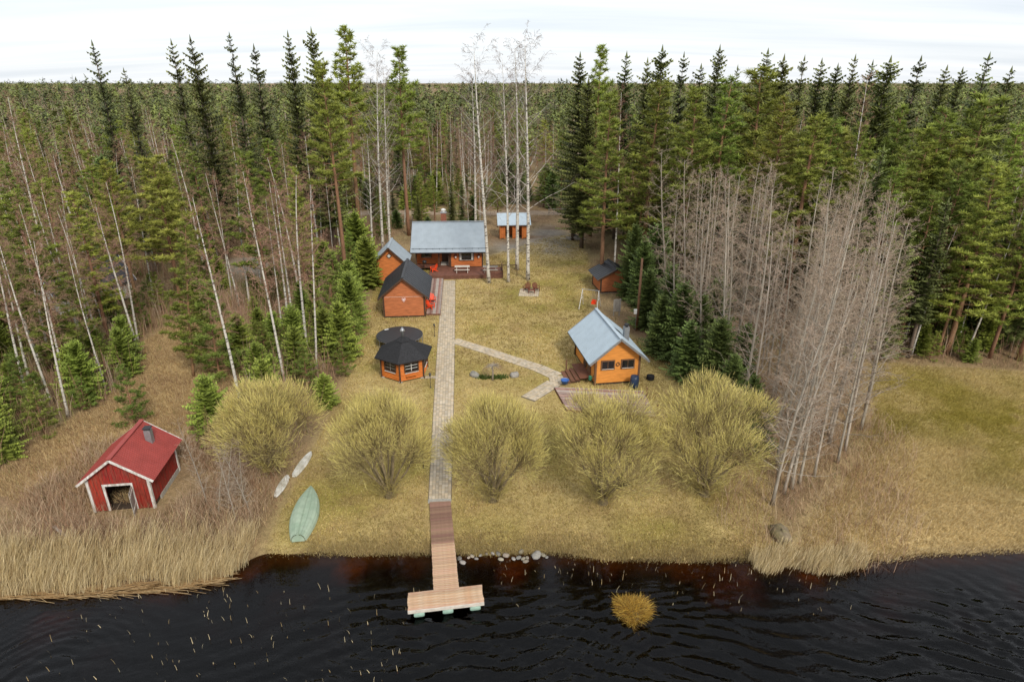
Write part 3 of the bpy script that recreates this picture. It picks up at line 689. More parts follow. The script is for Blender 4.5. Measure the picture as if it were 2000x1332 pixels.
def adirondack(loc, rz, label, material, group):
    t = empty('garden_chair', loc, rz, label, 'chair', group)
    s = MB(); s.add([(-.27,-.3,.36),(.27,-.3,.36),(.27,.25,.24),(-.27,.25,.24),(-.27,-.3,.39),(.27,-.3,.39),(.27,.25,.27),(-.27,.25,.27)], [(3,2,1,0),(4,5,6,7),(0,1,5,4),(1,2,6,5),(2,3,7,6),(3,0,4,7)])
    s.build('seat', M[material], t)
    for i in range(5):
        x = -.24 + i * .12; h = .95 - abs(i - 2) * .07
        MB().beam((x, .24, .26), (x * 1.15, .24 + (h - .26) * .42, h), .1, .025, up=(0, 1, 0)).build('back_slat', M[material], t)
    for sx in (-1, 1):
        MB().box(sx*.34 - .06, sx*.34 + .06, -.34, .36, .55, .575).build('armrest', M[material], t)
        MB().box(sx*.31 - .02, sx*.31 + .02, -.32, -.22, 0, .549).build('leg', M[material], t)
        MB().beam((sx*.31, -.25, .34), (sx*.31, .5, .03), .04, .09).build('leg', M[material], t)
adirondack((*G(842, 606)[:2], .22), R(70), 'bright red plastic garden chair, nearer of two beside the black-roofed cabin', 'red_plastic', 'red plastic garden chairs')
adirondack((*G(845, 594)[:2], .22), R(25), 'bright red plastic garden chair, farther of two beside the black-roofed cabin', 'red_plastic', 'red plastic garden chairs')
adirondack((*G(847, 530, .5)[:2], .5), R(-60), 'red plastic garden chair on the deck near the porch', 'red_plastic', 'red plastic garden chairs')

# --- hexagonal grill hut
gz = empty('grill_hut', (-9.15, 48.45, 0), R(-2), 'hexagonal orange log grill hut with black shingle roof and metal cowl', 'gazebo')
hexp = lambda r, k: (r * math.cos(R(-90 + 60*k)), r * math.sin(R(-90 + 60*k)))
WR, WZ0, WZ1 = 2.05, .12, 1.95
wl_ = MB().prism([hexp(WR - .08, k) for k in range(6)], WZ0, WZ1).build('wall', M['dark_inside'], gz)
for k in range(6):
    a, b = Vector((*hexp(WR, k), 0)), Vector((*hexp(WR, k+1), 0)); u = (b - a).normalized(); nv = Vector((u.y, -u.x, 0)); L_ = (b - a).length
    lg = MB(); z = WZ0
    has_win = k in (5, 0, 1, 4)
    while z < WZ1 - .02:
        for s0, s1 in (((.05, .42), (L_ - .42, L_ - .05)) if has_win and z + .06 > .78 and z + .06 < 1.72 else ((.05, L_ - .05),)):
            prof = [(0, 0), (.045, .02), (.06, .06), (.045, .1), (0, .118)]
            vs = [a + u*s + nv*(d_ - .06) + Vector((0, 0, z + h)) for s in (s0, s1) for d_, h in prof]
            lg.add(vs, [(0,1,6,5),(1,2,7,6),(2,3,8,7),(3,4,9,8),(4,3,2,1,0),(5,6,7,8,9)])
        z += .12
    tag(lg.build('log_siding', M['orange_red'], wl_), kind='stuff')
    MB().beam(a + Vector((0, 0, .05)), a + Vector((0, 0, WZ1)), .11, .11).build('corner_post', M['dark_trim'], gz)
    if has_win:
        def pt(s, d, z): return a + u*s + nv*d + Vector((0, 0, z))
        fr = MB(); s0, s1, z0, z1 = .44, L_ - .44, .86, 1.66
        for p, q in (((s0, z0), (s1, z0)), ((s0, z1), (s1, z1)), ((s0, z0), (s0, z1)), ((s1, z0), (s1, z1))): fr.beam(pt(p[0], -.01, p[1]), pt(q[0], -.01, q[1]), .1, .1, up=nv)
        o = fr.build('window', M['dark_trim'], gz)
        MB().beam(pt(s0 + .05, -.05, (z0+z1)/2), pt(s1 - .05, -.05, (z0+z1)/2), .02, z1 - z0 - .1, up=(0,0,1)).build('pane', M['glass'], o)
        gbm = MB(); gbm.beam(pt((s0+s1)/2, -.025, z0), pt((s0+s1)/2, -.025, z1), .035, .02, up=nv)
        for i in (1, 2): gbm.beam(pt(s0, -.026, z0 + (z1-z0)*i/3), pt(s1, -.026, z0 + (z1-z0)*i/3), .02, .03)
        gbm.build('glazing_bar', M['white_paint'] if k == 0 else M['grey_wood'], o)
        MB().beam(pt(s0, .06, z0 - .07), pt(s1, .06, z0 - .07), .05, .03).build('sill', M['white_paint'], o)
    if k == 0:
        MB().beam(a + u*.5 + nv*.16 + Vector((0,0,.55)), a + u*1.35 + nv*.16 + Vector((0,0,.55)), .2, .04).build('shelf', M['orange_red'], gz)
    RA, RZ0, RZ1, RI = 2.55, 1.86, 3.0, .42
    A0, B0 = Vector((*hexp(RA, k), RZ0)), Vector((*hexp(RA, k+1), RZ0)); A1, B1 = Vector((*hexp(RI, k), RZ1)), Vector((*hexp(RI, k+1), RZ1))
    MB().add([A0, B0, B1, A1, A0 + Vector((0,0,.09)), B0 + Vector((0,0,.09)), B1 + Vector((0,0,.09)), A1 + Vector((0,0,.09))], [(3,2,1,0),(4,5,6,7),(0,1,5,4),(1,2,6,5),(2,3,7,6),(3,0,4,7)]).build('roof_face', M['shingle'], gz)
    A2, B2, T = Vector((*hexp(.62, k), 3.04)), Vector((*hexp(.62, k+1), 3.04)), Vector((0, 0, 3.42))
    MB().add([A2, B2, T, A2 - Vector((0,0,.07)), B2 - Vector((0,0,.07))], [(0,1,2),(3,4,1,0)]).build('roof_cap_face', M['shingle'], gz)
MB().lathe([(.11, 3.3), (.11, 3.75), (.12, 3.76)], 12).build('flue', M['grey_metal'], gz, smooth=True)
MB().lathe([(.26, 3.85), (.16, 3.98), (.02, 4.18)], 14).build('cowl', M['grey_metal'], gz, smooth=True)
cs = MB()
for k in range(3): cs.tube([(.1*math.cos(k*2.1), .1*math.sin(k*2.1), 3.7), (.15*math.cos(k*2.1), .15*math.sin(k*2.1), 3.9)], .012, 5)
cs.build('cowl_stay', M['grey_metal'], gz)
for k in range(6): MB().box(hexp(1.9, k)[0]-.14, hexp(1.9, k)[0]+.14, hexp(1.9, k)[1]-.14, hexp(1.9, k)[1]+.14, -.1, .118).build('footing_block', M['concrete'], gz)

# --- trampoline
tp = empty('trampoline', (-10.65, 54.9, 0), R(10), 'large round black trampoline on steel legs behind the grill hut', 'trampoline')
MB().lathe([(.05, .885), (1.85, .885), (1.85, .895), (.05, .9)], 40).build('jumping_mat', M['net_black'], tp)
MB().lathe([(1.86, .875), (2.17, .875), (2.19, .905), (2.15, .93), (1.86, .915)], 40).build('edge_pad', M['dark_metal'], tp)
MB().tube([(2.17*math.cos(2*math.pi*k/40), 2.17*math.sin(2*math.pi*k/40), .85) for k in range(41)], .025, 6, cap=False).build('ring_frame', M['grey_metal'], tp)
for k in range(8):
    a, b = R(45*k + 8), R(45*k + 30)
    MB().tube([(2.17*math.cos(a), 2.17*math.sin(a), .85), (2.17*math.cos(a), 2.17*math.sin(a), .02), (2.17*math.cos(b), 2.17*math.sin(b), .02), (2.17*math.cos(b), 2.17*math.sin(b), .85)], .022, 6).build('leg', M['grey_metal'], tp)
MB().box(-.9, -.5, 1.72, 1.92, .932, .937).build('label_patch', M['white_paint'], tp, rz=R(18))

# --- sauna
SA = R(9)
sn = gable_house('sauna_cabin', 'yellow-orange sauna cabin with pale blue metal roof and two small gable windows', (8.62, 46.3, 0), SA, 3.75, 6.3, 2.55, 4.1,
                 'orange_light', 'brown_trim', 'blue_roof2', over=.62, front=.5, back=.5, ribs=.2, step=.15, verge_mat='grey_metal')
window(sn, 'y', -.005, -1.33, -.35, 1.45, 2.1, 'brown_trim', -1, (1, 0)); window(sn, 'y', -.005, .35, 1.33, 1.45, 2.1, 'brown_trim', -1, (1, 0))
wr = MB(); wr.tube([(.13*math.cos(2*math.pi*k/14), -.06, 1.8 + .15*math.sin(2*math.pi*k/14)) for k in range(15)], .035, 6, cap=False); wr.build('door_wreath', M['brown_trim'], sn)
window(sn, 'x', -1.88, 3.6, 5.2, 1.2, 2.2, 'brown_trim', -1, (1, 0)); 
d_ = MB().box(-1.95, -1.882, 1.2, 2.15, .45, 2.3).build('door', M['brown_trim'], sn)
MB().box(-1.975, -1.951, 1.35, 2.0, 1.2, 2.1).build('pane', M['glass'], d_)
MB().box(-1.95, -1.882, 2.5, 3.3, .45, 2.3).build('door', M['dark_trim'], sn)
MB().lathe([(.06, 1.55), (.1, 1.6), (.09, 1.8), (.03, 1.88)], 10, (-1.98, .75)).build('wall_lamp', M['dark_metal'], sn)
dp = MB(); dp.tube([(-2.38, 6.5, 2.2), (-1.97, 6.15, 2.0), (-1.97, 6.15, .1)], .045, 8); dp.build('downpipe', M['dark_metal'], sn)
MB().beam((-2.5, -.45, 2.03), (-2.5, 6.75, 2.03), .12, .1).build('gutter', M['dark_metal'], sn)
ch = MB().box(1.0, 1.42, 1.7, 2.12, 2.9, 4.25).build('chimney', M['grey_metal'], sn)
MB().lathe([(.14, 4.251), (.14, 4.4), (.22, 4.41), (.2, 4.5), (.03, 4.56)], 12, (1.21, 1.91)).build('flue_cowl', M['dark_metal'], ch)
ld = MB(); zr = lambda x: 4.1 - x * (1.55 / 1.875) + .14
for yy in (1.95, 2.3): ld.beam((.12, yy + .55, zr(.12)), (1.0, yy + .55, zr(1.0)), .04, .05)
for k in range(4): ld.beam((.25 + k*.22, 2.5, zr(.25 + k*.22)), (.25 + k*.22, 2.85, zr(.25 + k*.22)), .03, .03)
ld.build('roof_ladder', M['dark_metal'], sn)
st = empty('sauna_steps', sn.matrix_basis @ Vector((-1.95, .6, 0)), SA, 'brown wooden landing and steps at the side door of the sauna', 'steps')
MB().box(-1.0, 0, 0, 2.9, .38, .43).build('landing', M['step_brown'], st)
for k in range(3): MB().box(-1.36 - .36*k, -1.02 - .36*k, .0, 2.3, .27 - .11*k, .32 - .11*k).build('tread', M['step_brown'], st)
for yy in (.1, 2.2): MB().beam((-.95, yy, .18), (-2.05, yy, -.02), .05, .2).build('stringer', M['dark_trim'], st)
wc = empty('watering_can', sn.matrix_basis @ Vector((-2.2, .25, .43)), 0, 'dark green watering can by the sauna door', 'watering can')
MB().lathe([(.13, 0), (.14, .3), (.08, .36)], 12).build('can', M['green_plastic'], wc); MB().tube([(.1, 0, .08), (.32, 0, .38)], [.03, .02], 6).build('spout', M['green_plastic'], wc)
tb = empty('wash_tub', (*G(1103, 752)[:2], .0), 0, 'bright blue plastic tub at the corner of the weathered terrace', 'tub')
MB().lathe([(.25, .205), (.34, .48), (.36, .5), (.32, .5), (.24, .25)], 18).build('tub', M['blue_plastic'], tb, smooth=True)
MB().tube([(-.33, 0, .45), (-.2, 0, .62), (.2, 0, .62), (.33, 0, .45)], .015, 5).build('handle', M['grey_metal'], tb)
bl = empty('water_barrel', (*G(1238, 757)[:2], 0), SA, 'dark blue covered water barrel against the sauna front wall', 'barrel')
MB().lathe([(.30, 0), (.36, .3), (.36, .75), (.31, .98), (.28, 1.0)], 18).build('barrel', M['navy_plastic'], bl, smooth=True)
MB().lathe([(.33, 1.001), (.3, 1.06), (.05, 1.1)], 18).build('lid', M['navy_plastic'], bl)
ty = empty('old_tyre', (*G(1270, 741)[:2], 0), 0, 'black stacked car tyre lying on the ground right of the sauna', 'tyre')
for k in range(2):
    MB().lathe([(.2, .02 + .19*k), (.3, .0 + .19*k), (.33, .04 + .19*k), (.33, .15 + .19*k), (.3, .185 + .19*k), (.2, .17 + .19*k)], 20).build('tyre', M['rubber'], ty, smooth=True)
for i, (px, py, lab) in enumerate(((1262, 778, 'by the upper right corner of the sauna terrace'), (1283, 812, 'by the lower right corner of the sauna terrace'), (1106, 722, 'beside the path left of the sauna steps'))):
    tag(MB().box(-.06, .06, -.06, .06, -.1, .95).build('wooden_post', M['brown_trim'], None, G(px, py)), 'short dark wooden post ' + lab, 'post', 'posts round the sauna')

# --- open woodshed at the back, brown shed under the spruces, house of the neighbours
ws = empty('open_woodshed', (.35, 98.0, 0), R(3), 'open-fronted shed with blue-grey roof and orange posts behind the yard birches', 'shed')
MB().box(-2.3, 2.3, 2.4, 2.5, 0, 2.5).build('wall', M['orange_log'], ws); 
for sx in (-1, 1): MB().box(sx*2.2 - .06, sx*2.2 + .06, .1, 2.4, 0, 2.4).build('wall', M['orange_brown'], ws)
for x in (-2.2, -1.5, -.2, .55, 1.3, 2.2): MB().box(x - .08, x + .08, -.06, .06, 0, 2.25).build('post', M['orange_log'], ws)
for x0, x1 in ((-2.1, -1.55), (-.12, .5), (1.4, 2.1)): MB().box(x0, x1, .02, .08, .1, 1.95).build('door', M['orange_log'], ws)
rs = MB(); rs.add([(-2.65,-.5,2.2),(2.65,-.5,2.2),(2.65,2.8,3.45),(-2.65,2.8,3.45),(-2.65,-.5,2.3),(2.65,-.5,2.3),(2.65,2.8,3.55),(-2.65,2.8,3.55)], [(3,2,1,0),(4,5,6,7),(0,1,5,4),(1,2,6,5),(2,3,7,6),(3,0,4,7)])
rf = rs.build('roof', M['blue_roof2'], ws)
rb = MB()
for k in range(21): rb.beam((-2.55 + k*.255, -.5, 2.31), (-2.55 + k*.255, 2.8, 3.56), .04, .03)
tag(rb.build('roof_rib', M['blue_roof2'], rf), kind='stuff')
(gable_house('brown_shed', 'brown shed with grey roof half hidden under the spruces right of the lawn', (12.3, 70.5, 0), R(8), 3.8, 3.6, 1.9, 2.9, 'orange_brown', 'dark_trim', 'black_roof', over=.5, panels=8, step=.17))
nh = gable_house('neighbour_house', 'dark-roofed house with white eaves glimpsed between the birches at far left', (-50.5, 64.5, 0), R(-38), 6.0, 7.5, 2.5, 4.4, 'worn_white', 'white_paint', 'black_roof', over=.6, panels=14, step=.2, verge_mat='white_paint')
window(nh, 'y', -.005, -2.2, -1.0, 1.1, 2.2, 'white_paint'); window(nh, 'y', -.005, 1.2, 2.6, 1.1, 2.2, 'white_paint'); window(nh, 'x', 3.0, 2, 3.4, 1.1, 2.2, 'white_paint', 1)

# --- red boathouse: vertical boards, open doorway
bh = empty('boathouse', (-22.45, 29.8, 0), R(7), 'weathered red boathouse with white trim and open doorway in the reeds', 'boathouse')
BW, BL, BE, BA = 3.25, 3.8, 2.35, 3.55
fr = MB(); DX0, DX1, DZ = -.75, .65, 1.75
def vboards(mb, a, b, zb, ztop, step=.16):
    a, b = Vector(a), Vector(b); u = (b - a).normalized(); nv = Vector((u.y, -u.x, 0)); L_ = (b - a).length; n = int(L_ / step)
    for i in range(n):
        s0, s1 = L_*i/n + .006, L_*(i+1)/n - .006; d = .012 * (i % 2)
        z0 = zb(s0) if callable(zb) else zb
        vs = []
        for dd in (-.03, .012 + d):
            for s, top in ((s0, 0), (s1, 0), (s1, 1), (s0, 1)):
                p = a + u*s + nv*dd; z = (ztop(s) if callable(ztop) else ztop) if top else (zb((s0+s1)/2) if callable(zb) else zb)
                vs.append((p.x, p.y, z))
        mb.add(vs, [(0,1,2,3),(7,6,5,4),(0,4,5,1),(1,5,6,2),(2,6,7,3),(3,7,4,0)])
gt = lambda s: BE + (BA - BE) * (1 - abs(s - BW/2) / (BW/2)) - .03
vboards(fr, (-BW/2, 0, 0), (DX0, 0, 0), .1, gt)
f2 = MB()
vboards(f2, (DX1, 0, 0), (BW/2, 0, 0), .1, lambda s: gt(s + DX1 + BW/2)); f3 = MB(); vboards(f3, (DX0, 0, 0), (DX1, 0, 0), DZ, lambda s: gt(s + DX0 + BW/2))
for mb_ in (fr, f2, f3): tag(mb_.build('front_boards', M['red_wall'], bh), kind='stuff')
for a, b, zt in (((BW/2, 0, 0), (BW/2, BL, 0), BE), ((-BW/2, BL, 0), (-BW/2, 0, 0), BE), ((BW/2, BL, 0), (-BW/2, BL, 0), gt)):
    w_ = MB(); vboards(w_, a, b, .35 if zt == BE else .1, zt); tag(w_.build('wall_boards', M['red_wall'], bh), kind='stuff')
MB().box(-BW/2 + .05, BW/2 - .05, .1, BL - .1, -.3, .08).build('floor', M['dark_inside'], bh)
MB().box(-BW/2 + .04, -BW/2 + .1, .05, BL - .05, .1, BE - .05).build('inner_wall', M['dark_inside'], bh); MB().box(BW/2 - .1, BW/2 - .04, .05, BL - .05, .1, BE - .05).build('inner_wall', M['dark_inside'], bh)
MB().box(BW/2 - .18, BW/2 + .05, .9, BL + .05, -.4, .345).build('foundation', M['concrete'], bh)
for x0, x1, z0, z1 in ((DX0 - .13, DX0, .1, DZ + .13), (DX1, DX1 + .1, .1, DZ + .0), (DX0, DX1 + .1, DZ + .001, DZ + .13)): MB().box(x0, x1, -.06, -.026, z0, z1).build('door_casing', M['worn_white'], bh)
dl = empty('door_leaf', (DX1 + .02, -.1, 0), R(105)); dl.parent = bh
for i in range(5): MB().box(-.9 + .18*i, -.73 + .18*i, -.03, 0, .2, 1.72).build('door_plank', M['grey_wood'], dl)
for z in (.5, 1.45): MB().box(-.9, -.01, -.06, -.031, z, z + .12).build('door_batten', M['worn_white'], dl)
for sx, yy in ((-1, 0), (1, 0), (1, BL)):
    cx = sx * BW/2; MB().box(cx - .07, cx + .07, yy - .075 if yy == 0 else yy - .07, yy + .07 if yy == 0 else yy + .075, .05, BE - .03).build('corner_board', M['worn_white'], bh)
for sd in (-1, 1): roof_slope(bh, sd, BW/2, BE, BA, -.3, BL + .35, .42, 'red_roof', .17, seam_h=.03)
ridge_cap(bh, BA, -.3, BL + .35, 'red_roof'); verge(bh, BW/2, BE, BA, -.3, .42, 'worn_white', h=.13); verge(bh, BW/2, BE, BA, BL + .35, .42, 'worn_white', h=.13, out=1)
zr = lambda x: BA - x * (BA - BE) / (BW/2)
ch = MB().box(.72, 1.08, 2.55, 2.9, 2.7, 3.75).build('flue', M['grey_metal'], bh); MB().box(.68, 1.12, 2.5, 2.95, 3.85, 3.89).build('flue_cap', M['dark_metal'], ch)
fs_ = MB()
for sx in (.74, 1.04): fs_.box(sx, sx + .03, 2.58, 2.61, 3.75, 3.85)
fs_.build('flue_stay', M['dark_metal'], ch)
# ------------------------------------------------------------------ paved paths
def paved_path(name, label, line, widths, across, row=.22):
    """line: world centre points; pavers laid in rows across it, on a dark joint bed"""
    pts = [Vector((p[0], p[1], 0)) for p in line]
    o = empty(name, pts[0], 0, label, 'path')
    seg = [(pts[i+1] - pts[i]).length for i in range(len(pts)-1)]; tot = sum(seg)
    def at(s):
        for i, L_ in enumerate(seg):
            if s <= L_ or i == len(seg) - 1:
                t = s / L_; return pts[i].lerp(pts[i+1], t), (pts[i+1]-pts[i]).normalized(), widths[i] + (widths[i+1]-widths[i]) * t
            s -= L_
    mb, bed = MB(), MB(); n = int(tot / row); prev = None
    for i in range(n):
        p, d, w = at((i + .5) * row); s = Vector((d.y, -d.x, 0)); off = .5 if i % 2 else 0
        m_ = across; cw = w / m_
        for k in range(m_):
            c0, c1 = -w/2 + cw*k + .008, -w/2 + cw*(k+1) - .008
            h = .032 + random.uniform(-.006, .006); g = random.uniform(.78, 1.14); r_ = random.uniform(-.02, .02)
            col = ((.50 + r_) * g, .415 * g, (.30 - r_) * g)
            q = [p + s*c0 - d*(row/2 - .009), p + s*c1 - d*(row/2 - .009), p + s*c1 + d*(row/2 - .009), p + s*c0 + d*(row/2 - .009)]
            vs = [(v.x - pts[0].x, v.y - pts[0].y, -.02) for v in q] + [(v.x - pts[0].x, v.y - pts[0].y, h) for v in q]
            mb.add(vs, [(4,5,6,7),(0,1,5,4),(1,2,6,5),(2,3,7,6),(3,0,4,7)], col)
    for i in range(len(pts) - 1):
        d = (pts[i+1]-pts[i]).normalized(); s = Vector((d.y, -d.x, 0)); a, b = pts[i] - pts[0], pts[i+1] - pts[0]
        q = [a - s*(widths[i]/2 + .04), a + s*(widths[i]/2 + .04), b + s*(widths[i+1]/2 + .04), b - s*(widths[i+1]/2 + .04)]
        bed.add([(v.x, v.y, .012 + .001*i) for v in q], [(0,1,2,3)])
    bed.build('joint_bed', M['joint'], o)
    tag(mb.build('pavers', M['paver'], o), kind='stuff')
def mid(a, b): return ((G(*a) + G(*b)) / 2)
paved_path('garden_path', 'long straight pale paved path from the pier up to the cabin deck', [mid((838, 977), (880, 977)), mid((849, 805), (883, 805)), mid((856, 680), (886, 680)), mid((865, 548), (888, 548))], [1.32, 1.5, 1.62, 1.6], 7)
paved_path('branch_path', 'curving paved path branching off towards the sauna steps', [G(886, 665), G(940, 682), G(1000, 702), G(1052, 719), G(1088, 735), G(1092, 752)], [1.15, 1.2, 1.25, 1.35, 1.4, 1.4], 6)
paved_path('short_path', 'short paved spur running down left from the sauna path', [G(1082, 748), G(1030, 780)], [1.35, 1.3], 6)
paved_path('hut_path', 'tiny paved link between the straight path and the grill hut', [G(856, 737), G(828, 737)], [.45, .45], 2)
paved_path('fire_pad', 'small square paved pad under the two brown garden chairs', [G(1032, 579), G(1035, 564)], [2.3, 2.3], 10)
tag(MB().box(-.68, .68, -.12, .12, -.1, .14).build('edge_slab', M['concrete'], None, (*mid((838, 980), (880, 980))[:2], 0), R(3)), 'pale concrete edging slab where the paved path meets the pier', 'slab')

# ------------------------------------------------------------------ pier with single planks
a0, a1 = mid((839, 982), (880, 982)), Vector((*((G(847, 1153, .1) + G(896, 1146, .1)) / 2)[:2], 0))
pdir = (a1 - a0).normalized(); pyaw = math.atan2(pdir.y, pdir.x) + R(90); plen = (a1 - a0).length
pier = empty('wooden_pier', a0, pyaw, 'T-shaped wooden plank pier reaching from the path into the dark water', 'pier')
pm_old = MB().box(-.62, .62, -.056, .056, -.035, 0).mesh('plank', M['pier_old']); pm_new = MB().box(-.62, .62, -.056, .056, -.035, 0).mesh('plank', M['pier_new'])
npl = int(plen / .122)
for i in range(npl):
    s = (i + .5) * plen / npl; t = s / plen
    z = .13 - .02 * t + random.uniform(-.004, .004)
    o = link_mesh('plank', pm_old if t < .52 else pm_new, pier, (random.uniform(-.012, .012), -s, z), random.uniform(-.004, .004))
for sx in (-.5, .5): MB().beam((sx, 0, .03), (sx, -plen, .01), .08, .12).build('stringer', M['deck_brown'], pier)
for s in (.55, .78): 
    for sx in (-.52, .52): MB().tube([(sx, -plen*s, -1.2), (sx, -plen*s, .06)], .05, 8).build('pile', M['grey_wood'], pier)
tz, tl, td = .13, 3.6, 1.16
tmesh = MB().box(-tl/2, tl/2, -.078, .078, -.035, 0).mesh('plank', M['pier_new'])
for i in range(7): link_mesh('plank', tmesh, pier, (random.uniform(-.02, .02) - .06, -plen - .09 - i * .166, tz + random.uniform(-.003, .003)), random.uniform(-.003, .003))
for sx in (-1, 1): MB().beam((sx * tl/2 * .93 - .06, -plen, .03), (sx * tl/2 * .93 - .06, -plen - td, .03), .06, .13).build('stringer', M['pier_new'], pier)
MB().beam((-tl/2 - .06, -plen - td - .02, .06), (tl/2 - .06, -plen - td - .02, .06), .05, .16).build('fascia', M['pale_wood'], pier)
for x in (-1.3, .05, 1.35): MB().lathe([(.05, 0), (.12, .02), (.14, .12), (.14, .4), (.12, .5), (.05, .52)], 12).build('float', M['float_green'], pier, (x - .3, -plen - td + .05, -.17)).rotation_euler = (0, R(90), 0)

# ------------------------------------------------------------------ boat, kayaks, shore stones
def hull(name, label, bow, stern, beam, height, material, strakes, transom, cat, keel=True):
    bow, stern = Vector(bow), Vector(stern); d = bow - stern; L_ = d.length; yaw = math.atan2(d.y, d.x)
    t = empty(name, (*stern[:2], 0), yaw, label, cat)
    NS = 18
    def half(u): return beam/2 * (max(0, 1 - max(0, (u - .42) / .58)**2.2))**.8 * (1 - transom * max(0, (.42 - u) / .42)**1.8)
    def hgt(u): return height * (1 - .35 * max(0, (u - .55)/.45)**2) * (1 - .12 * max(0, (.4 - u)/.4))
    for sd in (-1, 1):
        for k in range(strakes):
            v0, v1 = k / strakes, (k + 1.08) / strakes
            mb = MB(); vs = []
            for i in range(NS + 1):
                u = i / NS * .995
                for v, off in ((v0, .05), (min(v1, 1), .0)):
                    a = v * math.pi / 2
                    vs.append((u * L_, sd * (half(u) * math.cos(a)**.8 + off * math.cos(a)), .03 + hgt(u) * math.sin(a)**.9 + off * math.sin(a)))
            fs = [(2*i, 2*i+2, 2*i+3, 2*i+1) if sd > 0 else (2*i, 2*i+1, 2*i+3, 2*i+2) for i in range(NS)]
            mb.add(vs, fs); mb.build('strake', M[material], t, smooth=True)
    if transom < .95:
        n = 9; pts = [(0, half(0) * math.cos(math.pi*i/n) if abs(math.cos(math.pi*i/n)) > 1e-6 else 0, .03 + hgt(0) * math.sin(math.pi*i/n)**.9 if 0 < i < n else .03) for i in range(n+1)]
        MB().add([(-.01, y, z) for _, y, z in pts], [tuple(range(n+1))]).build('transom', M[material], t)
    if keel:
        kb = MB(); kb.tube([(u*L_, 0, .05 + hgt(u)) for u in (0, .1, .3, .5, .7, .85, .97)], [.03]*7, 5); kb.build('keel', M[material], t)
        sk = MB(); sk.add([(0, -.03, hgt(0)), (.9, -.03, hgt(.2)), (0, -.03, hgt(0) + .16), (0, .03, hgt(0)), (.9, .03, hgt(.2)), (0, .03, hgt(0) + .16)], [(0,1,2),(5,4,3),(0,2,5,3),(1,4,5,2)]); sk.build('skeg', M[material], t)
    return t
hull('rowing_boat', 'pale green rowing boat lying upside down on the shore', G(609, 958), G(583, 1058), 1.45, .5, 'boat_green', 5, .52, 'boat')
k1 = hull('kayak', 'dirty white kayak hull lying under the leftmost willow, upper one', G(608, 885), G(574, 932), .46, .2, 'kayak_white', 2, .55, 'kayak', keel=False)
hull('kayak', 'dirty white narrow kayak hull pointing at the lake, lower one', G(537, 973), G(562, 932), .40, .18, 'kayak_white', 2, .6, 'kayak', keel=False)
def rock(name, loc, r, material, label, cat='stone', group=None, flat=.65, seed=0):
    rr = random.Random(seed); mb = MB(); n, m_ = 8, 5; vs = []; fs = []
    ph = [rr.uniform(0, 6.28) for _ in range(4)]
    for j in range(m_ + 1):
        th = math.pi * j / m_
        for k in range(n):
            a = 2*math.pi*k/n; q = r * (1 + .16*math.sin(2*a + ph[0]) + .12*math.sin(3*th + ph[1]) + rr.uniform(-.07, .07))
            vs.append((q*math.sin(th)*math.cos(a)*1.15, q*math.sin(th)*math.sin(a), q*math.cos(th)*flat))
    for j in range(m_):
        for k in range(n): k2 = (k+1) % n; fs.append((j*n+k, (j+1)*n+k, (j+1)*n+k2, j*n+k2))
    mb.add(vs, fs); o = mb.build(name, M[material], None, loc, rr.uniform(0, 6.28), smooth=True)
    return tag(o, label, cat, group)
def gz1(x, y): return float(ground_z(np.array([x]), np.array([y]))[0])
for i, (px, py, r_, pale) in enumerate(((897, 1082, .2, 0), (903, 1090, .24, 0), (915, 1080, .15, 1), (922, 1077, .17, 1), (930, 1082, .16, 0), (938, 1076, .14, 0), (950, 1074, .13, 1), (962, 1073, .15, 0), (973, 1074, .22, 0), (978, 1083, .2, 1), (988, 1076, .24, 1),
        (1003, 1082, .17, 0), (1013, 1080, .2, 0), (1022, 1082, .17, 1), (1030, 1080, .15, 1), (1018, 1070, .22, 1), (1027, 1087, .2, 1), (1048, 1077, .4, 0), (1061, 1075, .2, 1), (1068, 1079, .14, 0))):
    p = G(px, py); big = r_ > .35; r_ *= .68
    rock('shore_stone', (p.x, p.y, max(gz1(p.x, p.y), -.34) + r_ * .3), r_, 'stone_pale' if pale else 'stone',
         'large grey stone at the right end of the row of shore stones' if big else 'small rounded stone in the row along the water right of the pier', group='stones along the shore by the pier', seed=i)
p = G(1524, 1048); rock('boulder', (p.x, p.y, .1), .62, 'boulder', 'round mossy boulder at the lawn corner near the reeds', 'boulder', seed=40, flat=.75)
p = G(927, 734); rock('bed_stone', (p.x, p.y, .12), .42, 'stone', 'grey stone left of the small weeping tree', group='stones by the weeping tree', seed=41)
p = G(1005, 735); rock('bed_stone', (p.x, p.y, .12), .40, 'stone', 'grey stone right of the small weeping tree', group='stones by the weeping tree', seed=42)

# ------------------------------------------------------------------ garden things
def garden_lamp(px, py, label):
    t = empty('garden_lamp', G(px, py), 0, label, 'lamp', 'black garden lamps beside the path')
    MB().lathe([(.07, 0), (.05, .05), (.022, .08), (.022, 1.0), (.05, 1.02)], 8).build('post', M['dark_metal'], t)
    MB().lathe([(.06, 1.021), (.085, 1.2), (.09, 1.21)], 8).build('lantern', M['glass'], t)
    MB().lathe([(.13, 1.211), (.06, 1.3), (.01, 1.36)], 8).build('cap', M['dark_metal'], t)
garden_lamp(849, 657, 'black garden lamp post left of the path above the grill hut')
garden_lamp(841, 757, 'black garden lamp post by the path, right of the grill hut')
garden_lamp(827, 913, 'black garden lamp post by the path near the pier, beside a willow')
sw = empty('swing_set', G(1152, 602), R(-20), 'white metal swing set with a red seat behind the sauna', 'swing')
for x in (-1.0, 1.0):
    for sy in (-1, 1): MB().tube([(x*.9, 0, 2.1), (x, sy*.95, 0)], .035, 6).build('leg', M['white_metal'], sw)
    MB().tube([(x*.94, -.42, 1.1), (x*.94, .42, 1.1)], .025, 6).build('brace', M['white_metal'], sw)
